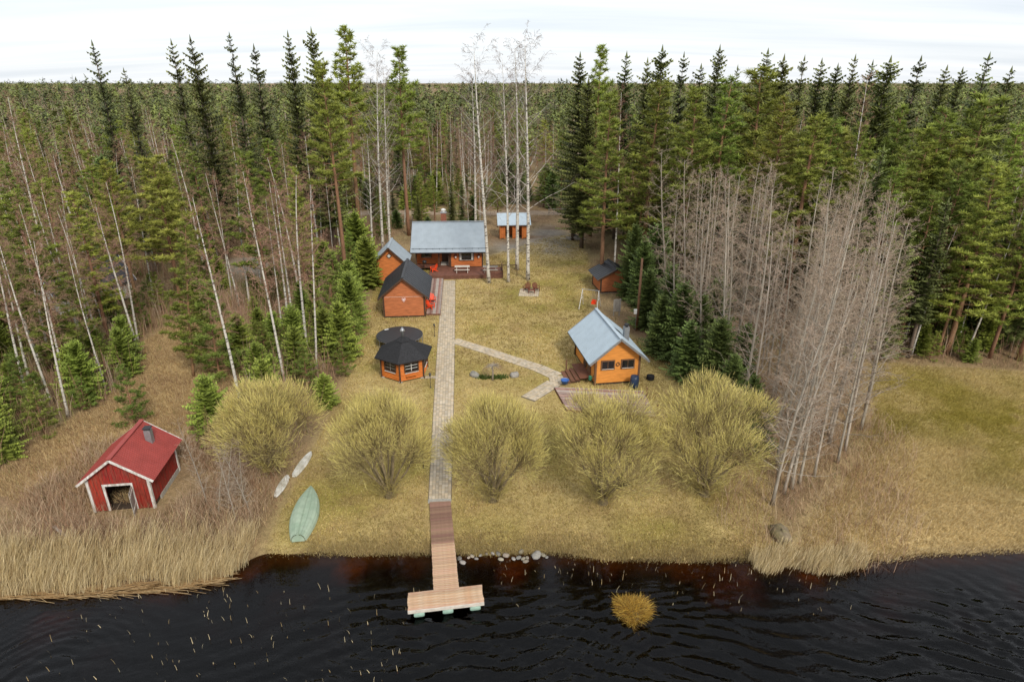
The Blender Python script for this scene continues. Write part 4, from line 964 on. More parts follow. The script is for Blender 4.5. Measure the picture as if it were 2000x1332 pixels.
MB().tube([(-1.0, 0, 2.1), (1.0, 0, 2.1)], .04, 6).build('top_bar', M['grey_metal'], sw)
for x in (.2, .6): MB().tube([(x, 0, 2.08), (x, 0, .62)], .01, 4).build('chain', M['grey_metal'], sw)
s_ = MB(); s_.box(.15, .65, -.18, .18, .55, .6); s_.box(.15, .65, .15, .2, .601, .98); s_.box(.15, .2, -.18, .149, .601, .8); s_.box(.6, .65, -.18, .149, .601, .8); s_.build('swing_seat', M['red_plastic'], sw)
up = empty('utility_pole', G(1243, 645), R(0), 'tall grey wooden utility pole with a small meter box right of the sauna', 'pole')
MB().tube([(0, 0, -.3), (.0, 0, 7.4)], [.15, .11], 10).build('pole', M['brown_trim'], up, smooth=True)
MB().box(-.42, -.13, -.22, .0, 1.8, 2.25).build('meter_box', M['white_metal'], up)
MB().tube([(-.16, -.1, .0), (-.16, -.1, 1.8)], .025, 6).build('conduit', M['grey_metal'], up)
cb = empty('electric_cabinet', G(1204, 618), R(8), 'weathered grey board cabinet on a post behind the sauna', 'cabinet')
for i in range(4): MB().box(-.42 + i*.21, -.23 + i*.21, -.03, .03, .55, 1.9 + .05 * (i % 2)).build('board', M['grey_wood'], cb)
for x in (-.3, .3): MB().box(x - .05, x + .05, .032, .12, 0, 1.8).build('post', M['grey_wood'], cb)
adirondack(G(1029, 568), R(-20), 'red-brown wooden garden chair, left of two on the small paved pad', 'red_brown', 'brown garden chairs at the fire pad')
adirondack(G(1047, 568), R(25), 'red-brown wooden garden chair, right of two on the small paved pad', 'red_brown', 'brown garden chairs at the fire pad')
ft = empty('low_table', G(1038, 573), R(3), 'low dark garden table between the two brown chairs', 'table')
for i in range(4): MB().box(-.4, .4, -.26 + i*.13, -.14 + i*.13, .4, .43).build('table_plank', M['red_brown'], ft)
for sx in (-.33, .33):
    for sy in (-.2, .2): MB().box(sx-.03, sx+.03, sy-.03, sy+.03, 0, .399).build('leg', M['red_brown'], ft)
wp = empty('wood_pile', G(1120, 468), R(-30), 'heap of split logs and slash at the forest edge by the gravel yard', 'wood pile')
for i in range(46):
    a = random.uniform(-.5, .5); lv = random.random(); x, y = random.gauss(0, .7) * (1.2 - lv), random.gauss(0, .4) * (1.2 - lv)
    MB().tube([(x - .5*math.cos(a), y - .5*math.sin(a), .1 + lv*.7), (x + .5*math.cos(a), y + .5*math.sin(a), .12 + lv*.7)], .07, 6).build('log', M['grey_wood'] if i % 3 else M['pale_wood'], wp)
fn = empty('rail_fence', G(1072, 420), R(1), 'low weathered rail fence along the road at the back', 'fence')
for k in range(7): MB().box(k*.85 - .05, k*.85 + .05, -.05, .05, 0, 1.2).build('fence_post', M['grey_wood'], fn)
for z in (.4, .8, 1.1): MB().beam((-.1, -.07, z), (5.2, -.07, z), .04, .1).build('fence_rail', M['grey_wood'], fn)
tag(MB().beam((0, 0, .1), (1.5, -1.1, .22), .16, .06).build('loose_board', M['grey_wood'], None, G(106, 1030)), 'loose grey board lying in the reeds in front of the boathouse', 'board')
# ------------------------------------------------------------------ trees
class Strips:
    """collects thin ribbons and leaf triangles as numpy-ready lists"""
    def __init__(self): self.v = []; self.f = []; self.c = []
    def tri(self, a, b, c, col): n = len(self.v); self.v += [a, b, c]; self.c += [col]*3; self.f.append((n, n+1, n+2))
    def ribbon(self, p, q, w0, w1, col, side=None):
        d = q - p
        s = side if side is not None else Vector((random.gauss(0,1), random.gauss(0,1), random.gauss(0,1)))
        s = d.cross(s)
        if s.length < 1e-6: return
        s.normalize(); n = len(self.v)
        self.v += [p - s*w0, p + s*w0, q + s*w1, q - s*w1]; self.c += [col]*4; self.f += [(n, n+1, n+2), (n, n+2, n+3)]
    def mesh(self, name, m): return np_mesh(name, np.array([tuple(v) for v in self.v]), np.array(self.f), m, np.array(self.c, np.float32))
def rv(r, s=1.0): return Vector((r.gauss(0, s), r.gauss(0, s), r.gauss(0, s)))
def jit(col, r, a=.18): k = 1 + r.uniform(-a, a); return tuple(c * k for c in col)

def bare_tree(seed, kind):
    """leafless tree: trunk mesh, limb mesh, twig mesh. kinds: birch (forest), yard (tall open birch), alder"""
    global random
    r = random.Random(seed); keep = random.getstate(); random.seed(seed)
    P = dict(birch=dict(H=18, r0=.12, first=.38, n1=32, up=(.35, .75), l1=.16, n2=10, n3=8, droop=.15, tw=.010, wob=.25),
             yard=dict(H=26, r0=.20, first=.30, n1=34, up=(.55, .9), l1=.20, n2=10, n3=7, droop=.45, tw=.009, wob=.25),
             alder=dict(H=17, r0=.105, first=.14, n1=44, up=(.0, .7), l1=.17, n2=9, n3=5, droop=.03, tw=.008, wob=.4))[kind]
    H = P['H']; tr, lb, tw = MB(), MB(), Strips()
    ph = [r.uniform(0, 6.28) for _ in range(4)]
    def tp(t): return Vector((P['wob']*(math.sin(2.2*t + ph[0]) - math.sin(ph[0])) * t * 1.4, P['wob']*(math.sin(2.6*t + ph[1]) - math.sin(ph[1])) * t * 1.4, H*t))
    def trad(t): return P['r0'] * (1 - t)**.85 + .012
    ts = [i / 16 for i in range(17)]
    tr.tube([tp(t) for t in ts], [trad(t) * (1.35 if t == 0 else 1) for t in ts], 7)
    cw = (.3, .3, .3)
    def grow(p, d, L_, rad, lvl):
        n = 4 if lvl == 1 else 3 if lvl == 2 else 2
        pts = [p]; dd = d.copy()
        for i in range(n):
            dd = (dd + rv(r, .10 + .03*lvl) + Vector((0, 0, (.10 if kind != 'yard' else .05) if lvl == 1 else -P['droop'] * (.4 if lvl == 2 else 1)))).normalized()
            pts.append(pts[-1] + dd * L_ / n)
        if lvl == 1: lb.tube(pts, [rad * (1 - .8*i/n) for i in range(n+1)], 4, cap=False)
        else:
            for i in range(n): tw.ribbon(pts[i], pts[i+1], max(P['tw'] * (1.5 if lvl == 2 else .8) * (1 - .45*i/n), .004), P['tw'] * (1.5 if lvl == 2 else .8) * (1 - .45*(i+1)/n), jit(cw, r))
        if lvl < 3:
            m_ = P['n2'] if lvl == 1 else P['n3']
            for k in range(m_):
                t = r.uniform(.18, 1.0); i = min(int(t*n), n-1); q = pts[i].lerp(pts[i+1], t*n - i)
                ax = (pts[i+1] - pts[i]).normalized(); nd = (ax * .75 + rv(r, .5)).normalized()
                grow(q, nd, L_ * r.uniform(.3, .5) * (1.1 - .5*t), rad*.5, lvl + 1)
    for k in range(P['n1']):
        t = P['first'] + (1 - P['first']) * (k + r.random()) / P['n1']
        a = k * 2.4 + r.uniform(-.5, .5); up_ = r.uniform(*P['up']) + .25 * t
        d = Vector((math.cos(a), math.sin(a), up_)).normalized()
        L_ = H * P['l1'] * (1.0 - .55 * ((t - P['first'])/(1 - P['first']))**1.5) * r.uniform(.6, 1.1)
        grow(tp(t), d, L_, max(trad(t) * (.26 if kind == 'yard' else .36), .010), 1)
    random.setstate(keep)
    bark = {'birch': 'bark_birch', 'yard': 'bark_birch', 'alder': 'bark_alder'}[kind]; twm = {'birch': 'twig_birch', 'yard': 'twig_yard', 'alder': 'twig_alder'}[kind]
    return dict(H=H, parts=[('trunk', tr.mesh('trunk', M[bark], True)), ('limbs', lb.mesh('limbs', M['bark_birch' if kind == 'yard' else twm if kind == 'birch' else bark], True)), ('crown', tw.mesh('crown', M[twm]))])

def spruce(seed, H=22, base=.12, rad=2.3, col=(.052, .068, .019), dens=1.0, material='needle_spruce', sparse=0.0):
    r = random.Random(seed); tr, nd = MB(), Strips()
    ts = [i/10 for i in range(11)]; lean = r.uniform(-.2, .2)
    tr.tube([(lean*t*t, 0, H*t) for t in ts], [.20*H/22*(1-t)**.9 + .012 for t in ts], 7)
    z = H * base; step = .42 * H / 22
    while z < H - .15:
        t = z / H; prof = (1 - t)**.56 * (1 if t > base + .12 else .65 + .35*(t - base)/.12)
        R_ = rad * prof * r.uniform(.72, 1.18) + .14
        n = max(4, int((5 + 4 * (1-t)) * dens)); a0 = r.uniform(0, 6.28)
        for k in range(n):
            if r.random() < sparse: continue
            a = a0 + 6.283*k/n + r.uniform(-.25, .25); L_ = R_ * r.uniform(.55, 1.2)
            out = Vector((math.cos(a), math.sin(a), 0)); sag = -.34 * (1 - t) + .30 * t + r.uniform(-.12, .12); sd = Vector((-out.y, out.x, 0))
            p0 = Vector((lean*t*t, 0, z + r.uniform(-.15, .15))); m_ = max(3, int(L_ / .26)); prev = p0
            dark = jit(col, r, .3)
            for i in range(1, m_ + 1):
                u = i / m_; q = p0 + out * L_ * u + Vector((0, 0, L_ * (sag * u + .22 * u * u)))
                w = (.44 * (1 - u) + .17) * min(1, L_ / 1.0) * .80 + .08
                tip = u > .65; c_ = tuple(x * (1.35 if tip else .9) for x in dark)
                for s in (-1, 1):      # side shoots, hanging a little
                    e = prev + sd * s * w * r.uniform(.8, 1.3) + out * w * r.uniform(.3, .9) + Vector((0, 0, -w * r.uniform(.15, .7)))
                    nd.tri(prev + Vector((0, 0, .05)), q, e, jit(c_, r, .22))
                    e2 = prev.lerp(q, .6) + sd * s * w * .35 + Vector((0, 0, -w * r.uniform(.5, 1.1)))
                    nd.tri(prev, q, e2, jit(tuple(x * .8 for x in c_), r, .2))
                prev = q
        z += step * r.uniform(.8, 1.2)
    for k in range(6): a = k*1.05; nd.tri(Vector((lean, 0, H + .45)), Vector((lean + .13*math.cos(a), .13*math.sin(a), H - .3)), Vector((lean + .13*math.cos(a+1), .13*math.sin(a+1), H - .3)), jit(col, r))
    return dict(H=H + .4, parts=[('trunk', tr.mesh('trunk', M['bark_spruce'], True)), ('crown', nd.mesh('crown', M[material]))])

def pine(seed, H=19, base=.42, rad=2.4, col=(.125, .150, .030), tuft=.34, n_br=46):
    r = random.Random(seed); tr, nd, lb = MB(), Strips(), MB()
    ph = r.uniform(0, 6); ts = [i/12 for i in range(13)]
    tp = lambda t: Vector((.3*math.sin(2*t + ph)*t, .3*math.cos(1.7*t + ph)*t, H*t))
    tr.tube([tp(t) for t in ts], [.19*H/19*(1-t)**.75 + .015 for t in ts], 7)
    for k in range(n_br):
        t = base + (1 - base) * ((k + r.random()) / n_br); v = (t - base)/(1 - base)
        R_ = rad * (.50 + .62*math.sin(math.pi*min(v*1.05 + .16, 1))**.9) * (1 - .62*v) * r.uniform(.7, 1.2) + .25
        a = k*2.4 + r.uniform(-.4, .4); d = Vector((math.cos(a), math.sin(a), .18 + .55*v + r.uniform(-.12, .2))).normalized()
        p0 = tp(t); e = p0 + d*R_; lb.tube([p0, p0.lerp(e, .5) + Vector((0, 0, -.06*R_)), e], [.05*(1-.6*v), .03, .012], 4, cap=False)
        nt = max(5, int(R_ * 6.2))
        for i in range(nt):
            u = 1 - .72*(i/nt)**1.2; side = Vector((-d.y, d.x, 0)); c = p0 + d*R_*u + side*r.gauss(0, .22*R_*(1.15-u) + .10) + Vector((0, 0, r.uniform(-.06, .24)))
            s = tuft * r.uniform(.75, 1.25); cc = jit(col, r, .25)
            for j in range(17):
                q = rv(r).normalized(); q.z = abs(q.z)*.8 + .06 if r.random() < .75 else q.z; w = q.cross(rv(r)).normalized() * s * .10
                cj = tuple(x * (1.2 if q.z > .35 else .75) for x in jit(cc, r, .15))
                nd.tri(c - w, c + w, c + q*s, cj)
    return dict(H=H, parts=[('trunk', tr.mesh('trunk', M['bark_pine'], True)), ('limbs', lb.mesh('limbs', M['bark_pine'])), ('crown', nd.mesh('crown', M['needle_pine']))])

def willow(seed, W=2.75, H=7.4):
    """round many-stemmed shrub willow: dark fan of stems, dense shell of upright yellow shoots"""
    r = random.Random(seed); tr, lb, tw = MB(), MB(), Strips()
    tr.tube([(0, 0, -.1), (.03, 0, .2), (0, .03, .5)], [.30, .25, .2], 9)
    base = Vector((0, 0, .35)); lobes = []
    nl = r.randint(11, 14)
    for k in range(nl):
        a = k * 2.4 + r.uniform(-.4, .4); v = (k + .5) / nl; e = math.asin(1 - 1.25 * v)          # from the top down to below the middle
        f = r.uniform(.52, .72); rr = r.uniform(.34, .50) * W
        c = Vector((W*f*math.cos(a)*math.cos(e), W*f*math.sin(a)*math.cos(e), H*.50 + H*.50*f*math.sin(e)))
        lobes.append((c, rr))
    for c, rr in lobes:
        m_ = base.lerp(c, .55) + Vector((r.gauss(0, .2), r.gauss(0, .2), -.1))
        lb.tube([base, base.lerp(m_, .5) + rv(r, .08), m_, c + Vector((0, 0, -.2*rr))], [.10, .075, .055, .03], 5, cap=False)
        out0 = Vector((c.x, c.y, max(c.z - H*.35, 0))).normalized()
        for q in range(40):
            d = (rv(r).normalized() + out0 * .55 + Vector((0, 0, .45))).normalized(); k = r.uniform(.45, .8)
            p = c + d * rr * k; st = m_.lerp(c, r.random()); tw.ribbon(st, p, .013, .008, jit((.23, .18, .085), r))
            for q2 in range(3):
                d2 = (d + rv(r, .32)).normalized(); p2 = c + d2 * rr * r.uniform(.7, .95); tw.ribbon(p.lerp(st, r.random()*.4), p2, .009, .006, jit((.30, .24, .10), r))
                for j in range(6):
                    u = (d2 * .8 + out0 * .15 + Vector((0, 0, .5)) + rv(r, .30)).normalized(); L_ = r.uniform(.22, .62); w0 = p2 + rv(r, .17); kk = r.random()
                    col = (.64 + .14*kk, .555 + .11*kk, .185 + .05*kk) if r.random() < .75 else (.34, .265, .13)
                    tw.ribbon(w0, w0 + u*L_*.5, .008, .008, tuple(x*.8 for x in col)); tw.ribbon(w0 + u*L_*.5, w0 + u*L_ + Vector((0, 0, .1*L_)), .009, .004, jit(col, r, .12))
    for q in range(170):        # loose low shoots from the foot
        a = r.uniform(0, 6.28); p = Vector((r.gauss(0, .25), r.gauss(0, .25), r.uniform(.1, .6))); d = Vector((math.cos(a)*r.uniform(.3, 1), math.sin(a)*r.uniform(.3, 1), r.uniform(.5, 1))).normalized(); L_ = r.uniform(.8, 2.2)
        q_ = p + d*L_; tw.ribbon(p, q_, .010, .006, jit((.30, .24, .11), r))
        for j in range(5): w0 = p.lerp(q_, r.uniform(.5, 1)); tw.ribbon(w0, w0 + (d + rv(r, .4)).normalized() * r.uniform(.2, .5), .008, .004, jit((.48, .40, .13), r))
    return dict(H=H, parts=[('trunk', tr.mesh('trunk', M['bark_willow'], True)), ('limbs', lb.mesh('limbs', M['bark_willow'])), ('crown', tw.mesh('crown', M['twig_willow']))])

def plant_tree(name, var, x, y, h, label, cat, group=None, rz=None, lean=(0, 0), wide=1.0):
    s = h / var['H']
    o = empty(name, (x, y, gz1(x, y) - .05), rz if rz is not None else random.uniform(0, 6.28), label, cat, group)
    wide *= random.uniform(.82, 1.2) if group else 1
    o.scale = (s*wide, s*wide, s)
    if lean != (0, 0):
        o.rotation_mode = 'QUATERNION'
        z = Vector((lean[0], lean[1], 1)).normalized()
        o.rotation_quaternion = z.to_track_quat('Z', 'Y') @ Matrix.Rotation(random.uniform(0, 6.28), 3, 'Z').to_quaternion()
    for pn, me in var['parts']: link_mesh(pn, me, o)
    return o
BIRCH = [bare_tree(100 + i, 'birch') for i in range(5)]
YARD = [bare_tree(200 + i, 'yard') for i in range(3)]
ALDER = [bare_tree(300 + i, 'alder') for i in range(5)]
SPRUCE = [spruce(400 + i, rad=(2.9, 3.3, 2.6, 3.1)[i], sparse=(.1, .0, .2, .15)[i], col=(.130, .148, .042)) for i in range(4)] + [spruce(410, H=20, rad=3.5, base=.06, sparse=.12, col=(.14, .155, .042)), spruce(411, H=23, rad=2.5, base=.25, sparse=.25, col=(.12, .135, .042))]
THIN = [spruce(420 + i, H=24, rad=2.6, base=.2, sparse=.34, col=(.118, .132, .045)) for i in range(3)]
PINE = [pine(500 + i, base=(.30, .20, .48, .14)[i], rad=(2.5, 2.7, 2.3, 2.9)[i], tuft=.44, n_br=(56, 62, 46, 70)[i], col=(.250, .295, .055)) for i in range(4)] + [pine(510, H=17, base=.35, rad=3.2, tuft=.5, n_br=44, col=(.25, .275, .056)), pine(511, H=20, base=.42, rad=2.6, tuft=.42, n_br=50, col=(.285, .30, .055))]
YPINE = [pine(520 + i, H=7, base=.04, rad=1.9, tuft=.36, n_br=34, col=(.20, .25, .05)) for i in range(2)]
YSPR = [spruce(440 + i, H=7, base=.03, rad=2.5, dens=1.2, sparse=.15, col=(.175, .215, .036), material='needle_young') for i in range(3)]
DARK = [spruce(450 + i, H=9, base=.02, rad=2.8, dens=1.3, sparse=.1, col=(.092, .125, .032), material='needle_young') for i in range(3)]

# --- five willows along the shore
WS = [(535, 925, 2.95, 6.3, 'leftmost round yellow willow beside the kayaks'), (760, 970, 2.9, 7.0, 'round yellow willow left of the paved path'), (963, 978, 2.95, 6.8, 'round yellow willow just right of the paved path'),
      (1178, 982, 2.85, 7.3, 'round yellow willow in front of the sauna terrace'), (1375, 966, 3.05, 7.5, 'rightmost round yellow willow next to the grey alders')]
for i, (px, py, w, h, lab) in enumerate(WS):
    p = G(px, py); plant_tree('willow_tree', willow(600 + i, w, h), p.x, p.y, h, lab, 'willow', 'yellow willows along the shore', rz=i * 1.3)

# --- trees that can be told apart: (pixel of the base, pixel row of the top)
def height_to(px, py, Y): return at_depth(px, py, Y).z
def hero(name, variants, bx, by, tx, ty, label, cat, group, k=0, Y=None, wide=1.0):
    p = G(bx, by) if Y is None else at_depth(tx, ty, Y)
    h = height_to(tx, ty, p.y); t = at_depth(tx, ty, p.y)
    lean = ((t.x - p.x) / max(h, 1), 0) if Y is None else (0, 0)
    return plant_tree(name, variants[k % len(variants)], p.x, p.y, h, label, cat, group, lean=lean, wide=wide)
for k, (bx, by, tx, ty, lab) in enumerate(((955, 553, 929, 82, 'tall white-trunked birch standing at the right end of the front deck'), (993, 551, 988, 112, 'tall birch second from left in the yard behind the lawn'),
        (1010, 527, 1012, 92, 'tall birch with grey lower bark, third from left in the yard'), (1031, 547, 1036, 74, 'tallest white birch in the yard, next to the brown garden chairs'), (929, 440, 925, 150, 'slim white birch rising behind the log cabin roof'))):
    hero('birch_tree', YARD, bx, by, tx, ty, lab, 'birch', 'tall bare birches in the yard', k)
for k, (bx, by, tx, ty, lab) in enumerate(((728, 500, 716, 262, 'slim white birch left of the storage shed'), (748, 487, 728, 92, 'tall spreading birch behind the storage shed'), (762, 482, 742, 130, 'tall birch with greyish trunk right behind the storage shed'), (790, 440, 800, 240, 'thin birch left behind the log cabin'))):
    hero('birch_tree', YARD, bx, by, tx, ty, lab, 'birch', 'bare birches behind the sheds', k + 1)
for k, (bx, by, tx, ty, lab) in enumerate(((472, 800, 390, 385, 'white forked birch beside the leftmost willow'), (557, 752, 480, 330, 'white birch whose foot stands behind the leftmost willow'), (600, 690, 568, 340, 'white birch in the row left of the guest cabin, left one'), (618, 720, 610, 370, 'straight white birch in front of the young green spruces'),
        (553, 660, 520, 390, 'thin white birch in the middle of the left birch row'), (575, 660, 545, 365, 'thin reddish birch close to the left birch row'), (490, 610, 450, 330, 'white birch at the edge of the left clearing'), (310, 470, 250, 240, 'white birch leaning left above the dark spruce'), (110, 610, 25, 190, 'long white birch near the left picture edge'),
        (130, 560, 70, 330, 'white birch in front of the neighbour house, left one'), (245, 605, 175, 360, 'white birch in front of the neighbour house, right one'), (205, 640, 120, 400, 'slender birch between two white birches by the neighbour house'), (60, 590, -10, 330, 'white birch cut by the left picture edge'))):
    hero('birch_tree', BIRCH, bx, by, tx, ty, lab, 'birch', 'bare birches left of the lawn', k)
for k, (bx, by, tx, ty, lab) in enumerate(((1765, 668, 1850, 385, 'leaning white birch at the edge of the right meadow, left one'), (1780, 692, 1860, 440, 'white birch at the edge of the right meadow, second from left'), (1885, 697, 1990, 440, 'forked white birch at the edge of the right meadow, right one'), (1868, 680, 1925, 470, 'white birch half hidden by a bright pine at the right meadow'),
        (1625, 470, 1712, 150, 'dead-brown birch with white trunk standing high in the right forest'), (1225, 330, 1222, 180, 'bare birch among the spruces right of the yard'), (1270, 500, 1268, 300, 'reddish bare birch with three stems behind the brown shed'), (1650, 480, 1668, 300, 'thin birch above the grey alders'))):
    hero('birch_tree', BIRCH, bx, by, tx, ty, lab, 'birch', 'bare birches right of the lawn', k, Y=(75 if by < 480 else None))
ordn = ['first', 'second', 'third', 'fourth', 'fifth', 'sixth', 'seventh', 'eighth', 'ninth', 'tenth', 'eleventh', 'twelfth', 'thirteenth', 'fourteenth', 'fifteenth', 'sixteenth', 'seventeenth', 'eighteenth', 'nineteenth', 'twentieth', 'twenty-first', 'twenty-second', 'twenty-third', 'twenty-fourth']
for k, (tx, ty, Y, kind) in enumerate(((175, 76, 92, 't'), (240, 130, 95, 't'), (334, 76, 90, 't'), (372, 68, 88, 's'), (446, 62, 90, 't'), (494, 85, 96, 's'), (560, 58, 94, 's'), (607, 52, 92, 's'))):
    hero('spruce_tree', THIN if kind == 't' else SPRUCE, 0, 0, tx, ty, 'tall spruce above the left skyline, %s from the left' % ordn[k], 'spruce', 'spruces rising above the left skyline', k, Y, wide=1.15)
for k, (tx, ty, Y, lab) in enumerate(((632, 130, 74, 'tall pine with a long bare orange trunk left of the sheds'), (666, 62, 96, 'tall pine on the skyline left of the spreading birch'), (776, 100, 100, 'lone flat-topped pine on the skyline behind the sheds'), (1170, 97, 100, 'tall pine next to the dark spruces right of the yard'))):
    hero('pine_tree', [PINE[2]], 0, 0, tx, ty, lab, 'pine', 'pines on the skyline', k, Y)
for k, (tx, ty, Y) in enumerate(((1132, 100, 97), (1150, 150, 92), (1222, 98, 98), (1265, 110, 96), (1298, 85, 92), (1335, 100, 94), (1370, 122, 100), (1407, 87, 92), (1440, 125, 104), (1503, 93, 96), (1530, 103, 90), (1575, 105, 92), (1608, 112, 98), (1638, 122, 96), (1672, 103, 90), (1708, 116, 94), (1742, 108, 88), (1800, 108, 86), (1850, 126, 92), (1882, 130, 96), (1938, 102, 82), (1980, 128, 86))):
    hero('spruce_tree', SPRUCE, 0, 0, tx, ty, 'dark spruce on the right skyline, %s from the left' % ordn[k], 'spruce', 'spruces along the right skyline', k, Y, wide=1.2)
for k, (tx, ty, Y, lab) in enumerate(((1195, 190, 74, 'broad bright green pine in front of the brown shed'), (1285, 168, 76, 'bright pine behind the reddish three-stemmed birch'), (1365, 180, 72, 'bright pine above the grey alders, second from left'), (1425, 165, 74, 'bright pine above the grey alders, third from left'), (1490, 148, 78, 'tall bright pine above the middle of the grey alders'), (1530, 200, 64, 'full bright pine rising straight behind the alders'), (1600, 235, 60, 'bright pine right of the alder tops'), (1625, 240, 66, 'slim bright pine right of the alder tops'),
        (1770, 215, 66, 'large green pine in the middle of the right forest'), (1840, 225, 62, 'broad green pine left of the picture edge forest'), (1935, 200, 62, 'green pine high at the right picture edge'), (1690, 360, 58, 'lower bright pine behind the meadow, left one'), (1780, 300, 56, 'bright pine above the meadow birches'), (1985, 250, 60, 'green pine cut by the right picture edge'), (1910, 412, 52, 'bushy bright pine at the meadow edge between birches'))):
    hero('pine_tree', PINE, 0, 0, tx, ty, lab, 'pine', 'bright pines right of the lawn', k, Y, wide=1.25)
for k, (bx, by, ty, lab, vs) in enumerate(((262, 828, 718, 'young bright green pine beside the left clearing', YPINE), (215, 500, 290, 'dense dark spruce in the left forest', DARK), (125, 430, 290, 'dense dark green spruce further left in the left forest', DARK), (378, 735, 440, 'slender green pine in the left clearing', PINE), (430, 740, 560, 'small pine right of the clearing birch', YPINE), (855, 345, 225, 'small dark spruce behind the log cabin', DARK))):
    hero('conifer_tree', vs, bx, by, bx - (20 if bx < 500 else 0), ty, lab, 'conifer', None, k)

# --- young spruces along the left edge of the lawn, dark spruces on the right
for k, (px, py, h) in enumerate(((640, 792, 3.0), (622, 765, 4.2), (600, 735, 4.5), (655, 735, 4.0), (668, 700, 5.0), (645, 690, 5.5), (690, 660, 5.0), (672, 640, 6.0), (650, 630, 5.5), (698, 610, 6.0), (682, 585, 6.5), (660, 575, 6.0), (705, 560, 6.5), (690, 535, 7.0), (640, 560, 6.0), (712, 520, 7.0), (560, 700, 3.5), (585, 690, 4.5), (540, 720, 3.0), (620, 650, 5.0))):
    p = G(px, py); plant_tree('young_spruce', (YSPR + YPINE)[(k * 3) % 5], p.x + random.gauss(0, .4), p.y, h * random.uniform(.7, 1.15), 'young bright green spruce in the thicket along the left edge of the lawn', 'spruce', 'young spruces left of the lawn')
for k, (px, py, h) in enumerate(((1262, 640, 6.5), (1300, 655, 7.5), (1285, 690, 6.0), (1325, 700, 7.5), (1360, 715, 7.0), (1340, 740, 5.5), (1395, 760, 6.5), (1420, 800, 5.0), (1455, 850, 5.0), (1480, 880, 4.0), (1250, 600, 8.0), (1232, 580, 9.0), (1385, 700, 8.0), (1440, 760, 6.0))):
    p = G(px, py); plant_tree('dark_spruce', DARK[k % 3], p.x, p.y, h, 'dense dark green spruce in the hedge between the sauna and the grey alders', 'spruce', 'dark spruces beside the sauna')

# --- grey alder thicket
ap = GP([(1290, 650), (1400, 615), (1560, 625), (1665, 720), (1670, 830), (1630, 915), (1570, 960), (1500, 985), (1490, 900), (1430, 790)])
ALD = []
for px, py in ((1508, 985), (1530, 965), (1545, 955), (1560, 945), (1518, 930), (1548, 915), (1635, 905), (1650, 880), (1590, 930), (1680, 840), (1690, 800), (1285, 560), (1300, 600), (1318, 575), (1335, 610), (1352, 585), (1372, 610), (1395, 590), (1418, 615), (1440, 600), (1470, 610), (1345, 690), (1365, 720), (1380, 670)): ALD.append(tuple(G(px, py)[:2]))
tries = 0
while len(ALD) < 70 and tries < 12000:
    tries += 1; x = random.uniform(10, 32); y = random.uniform(29, 56)
    if poly_sd(np.array([x]), np.array([y]), ap)[0] > 0 and all((x-a)**2 + (y-b)**2 > .9 for a, b in ALD): ALD.append((x, y))
for k, (x, y) in enumerate(ALD):
    fr_ = k == 0
    plant_tree('alder_tree', ALDER[k % 5], x, y, random.uniform(12.5, 16.5) if y < 50 else random.uniform(14, 17), 'frontmost bare grey alder, its foot on the lawn corner' if fr_ else 'slender bare grey alder deeper in the dense thicket right of the willows', 'alder', 'bare grey alders', lean=(random.gauss(0, .03), random.gauss(0, .03)))

for k, (px, py) in enumerate(((405, 985), (428, 1010), (446, 995), (462, 1020), (478, 985), (490, 1005))):
    p = G(px, py); plant_tree('alder_tree', ALDER[k % 5], p.x, p.y, random.uniform(4.2, 6.0), 'small bare alder in the brown scrub right of the boathouse, %s from the left' % ordn[k], 'alder', 'small alders right of the boathouse', lean=(random.gauss(0, .08), random.gauss(0, .05)), wide=1.1)
# --- the forest around: individual trees nearest, the mass beyond as one object
def sample(n, xr, yr, ok, dmin, taken, cap=9000):
    out = []; t = 0
    while len(out) < n and t < cap:
        t += 1; x = random.uniform(*xr); y = random.uniform(*yr)
        if abs(x) > .95 * y + 8 or not ok(x, y): continue
        if any((x-a)**2 + (y-b)**2 < dmin*dmin for a, b in taken): continue
        taken.append((x, y)); out.append((x, y))
    return out
def clear_of(x, y):
    ax = np.array([x]); ay = np.array([y])
    for key, m_ in (('lawn', 1.5), ('meadow', .5), ('clearing', .5), ('gravel', 2), ('gravel_left', 1), ('road', 1.2)):
        if poly_sd(ax, ay, POLY[key])[0] > -m_: return False
    if -19 < x < 14 and 60 < y < 100: return False
    if poly_sd(ax, ay, ap)[0] > -1: return False
    if (x + 22)**2 + (y - 31)**2 < 36: return False
    if abs(x + 49.5) < 5 and 61 < y < 72: return False
    return True
taken = []
left_edge = lambda y: -19 - (y - 40) * .12
FOREST = []
# left of the clearing, close to the camera
FOREST += [('L0', p) for p in sample(40, (-60, -24), (36, 58), lambda x, y: clear_of(x, y) and x < -27 - max(0, 44 - y) * .3, 2.1, taken)]
FOREST += [('L1', p) for p in sample(130, (-95, -16), (56, 112), lambda x, y: clear_of(x, y) and x < left_edge(y), 2.5, taken)]
FOREST += [('R0', p) for p in sample(85, (30, 75), (50, 72), lambda x, y: clear_of(x, y) and y > 50 + (x - 30) * .05, 2.1, taken)]
FOREST += [('R1', p) for p in sample(120, (14, 100), (66, 112), lambda x, y: clear_of(x, y) and x > 14, 2.6, taken)]
FOREST += [('B', p) for p in sample(190, (-120, 125), (122, 165), lambda x, y: clear_of(x, y), 3.0, taken)]
FOREST += [('C', p) for p in sample(66, (-48, 48), (121.5, 150), lambda x, y: clear_of(x, y), 1.5, taken)]
FOREST += [('K', p) for p in sample(34, (-34, -2), (91, 117), lambda x, y: poly_sd(np.array([x]), np.array([y]), POLY['road'])[0] < -1 and (x < -5 or y > 104) and not (abs(x + 8) < 6 and y < 93), 2.0, taken)]
FOREST += [('Y', p) for p in sample(70, (-60, -17), (38, 80), lambda x, y: clear_of(x, y) and x < left_edge(y) + 2, 1.6, taken)]
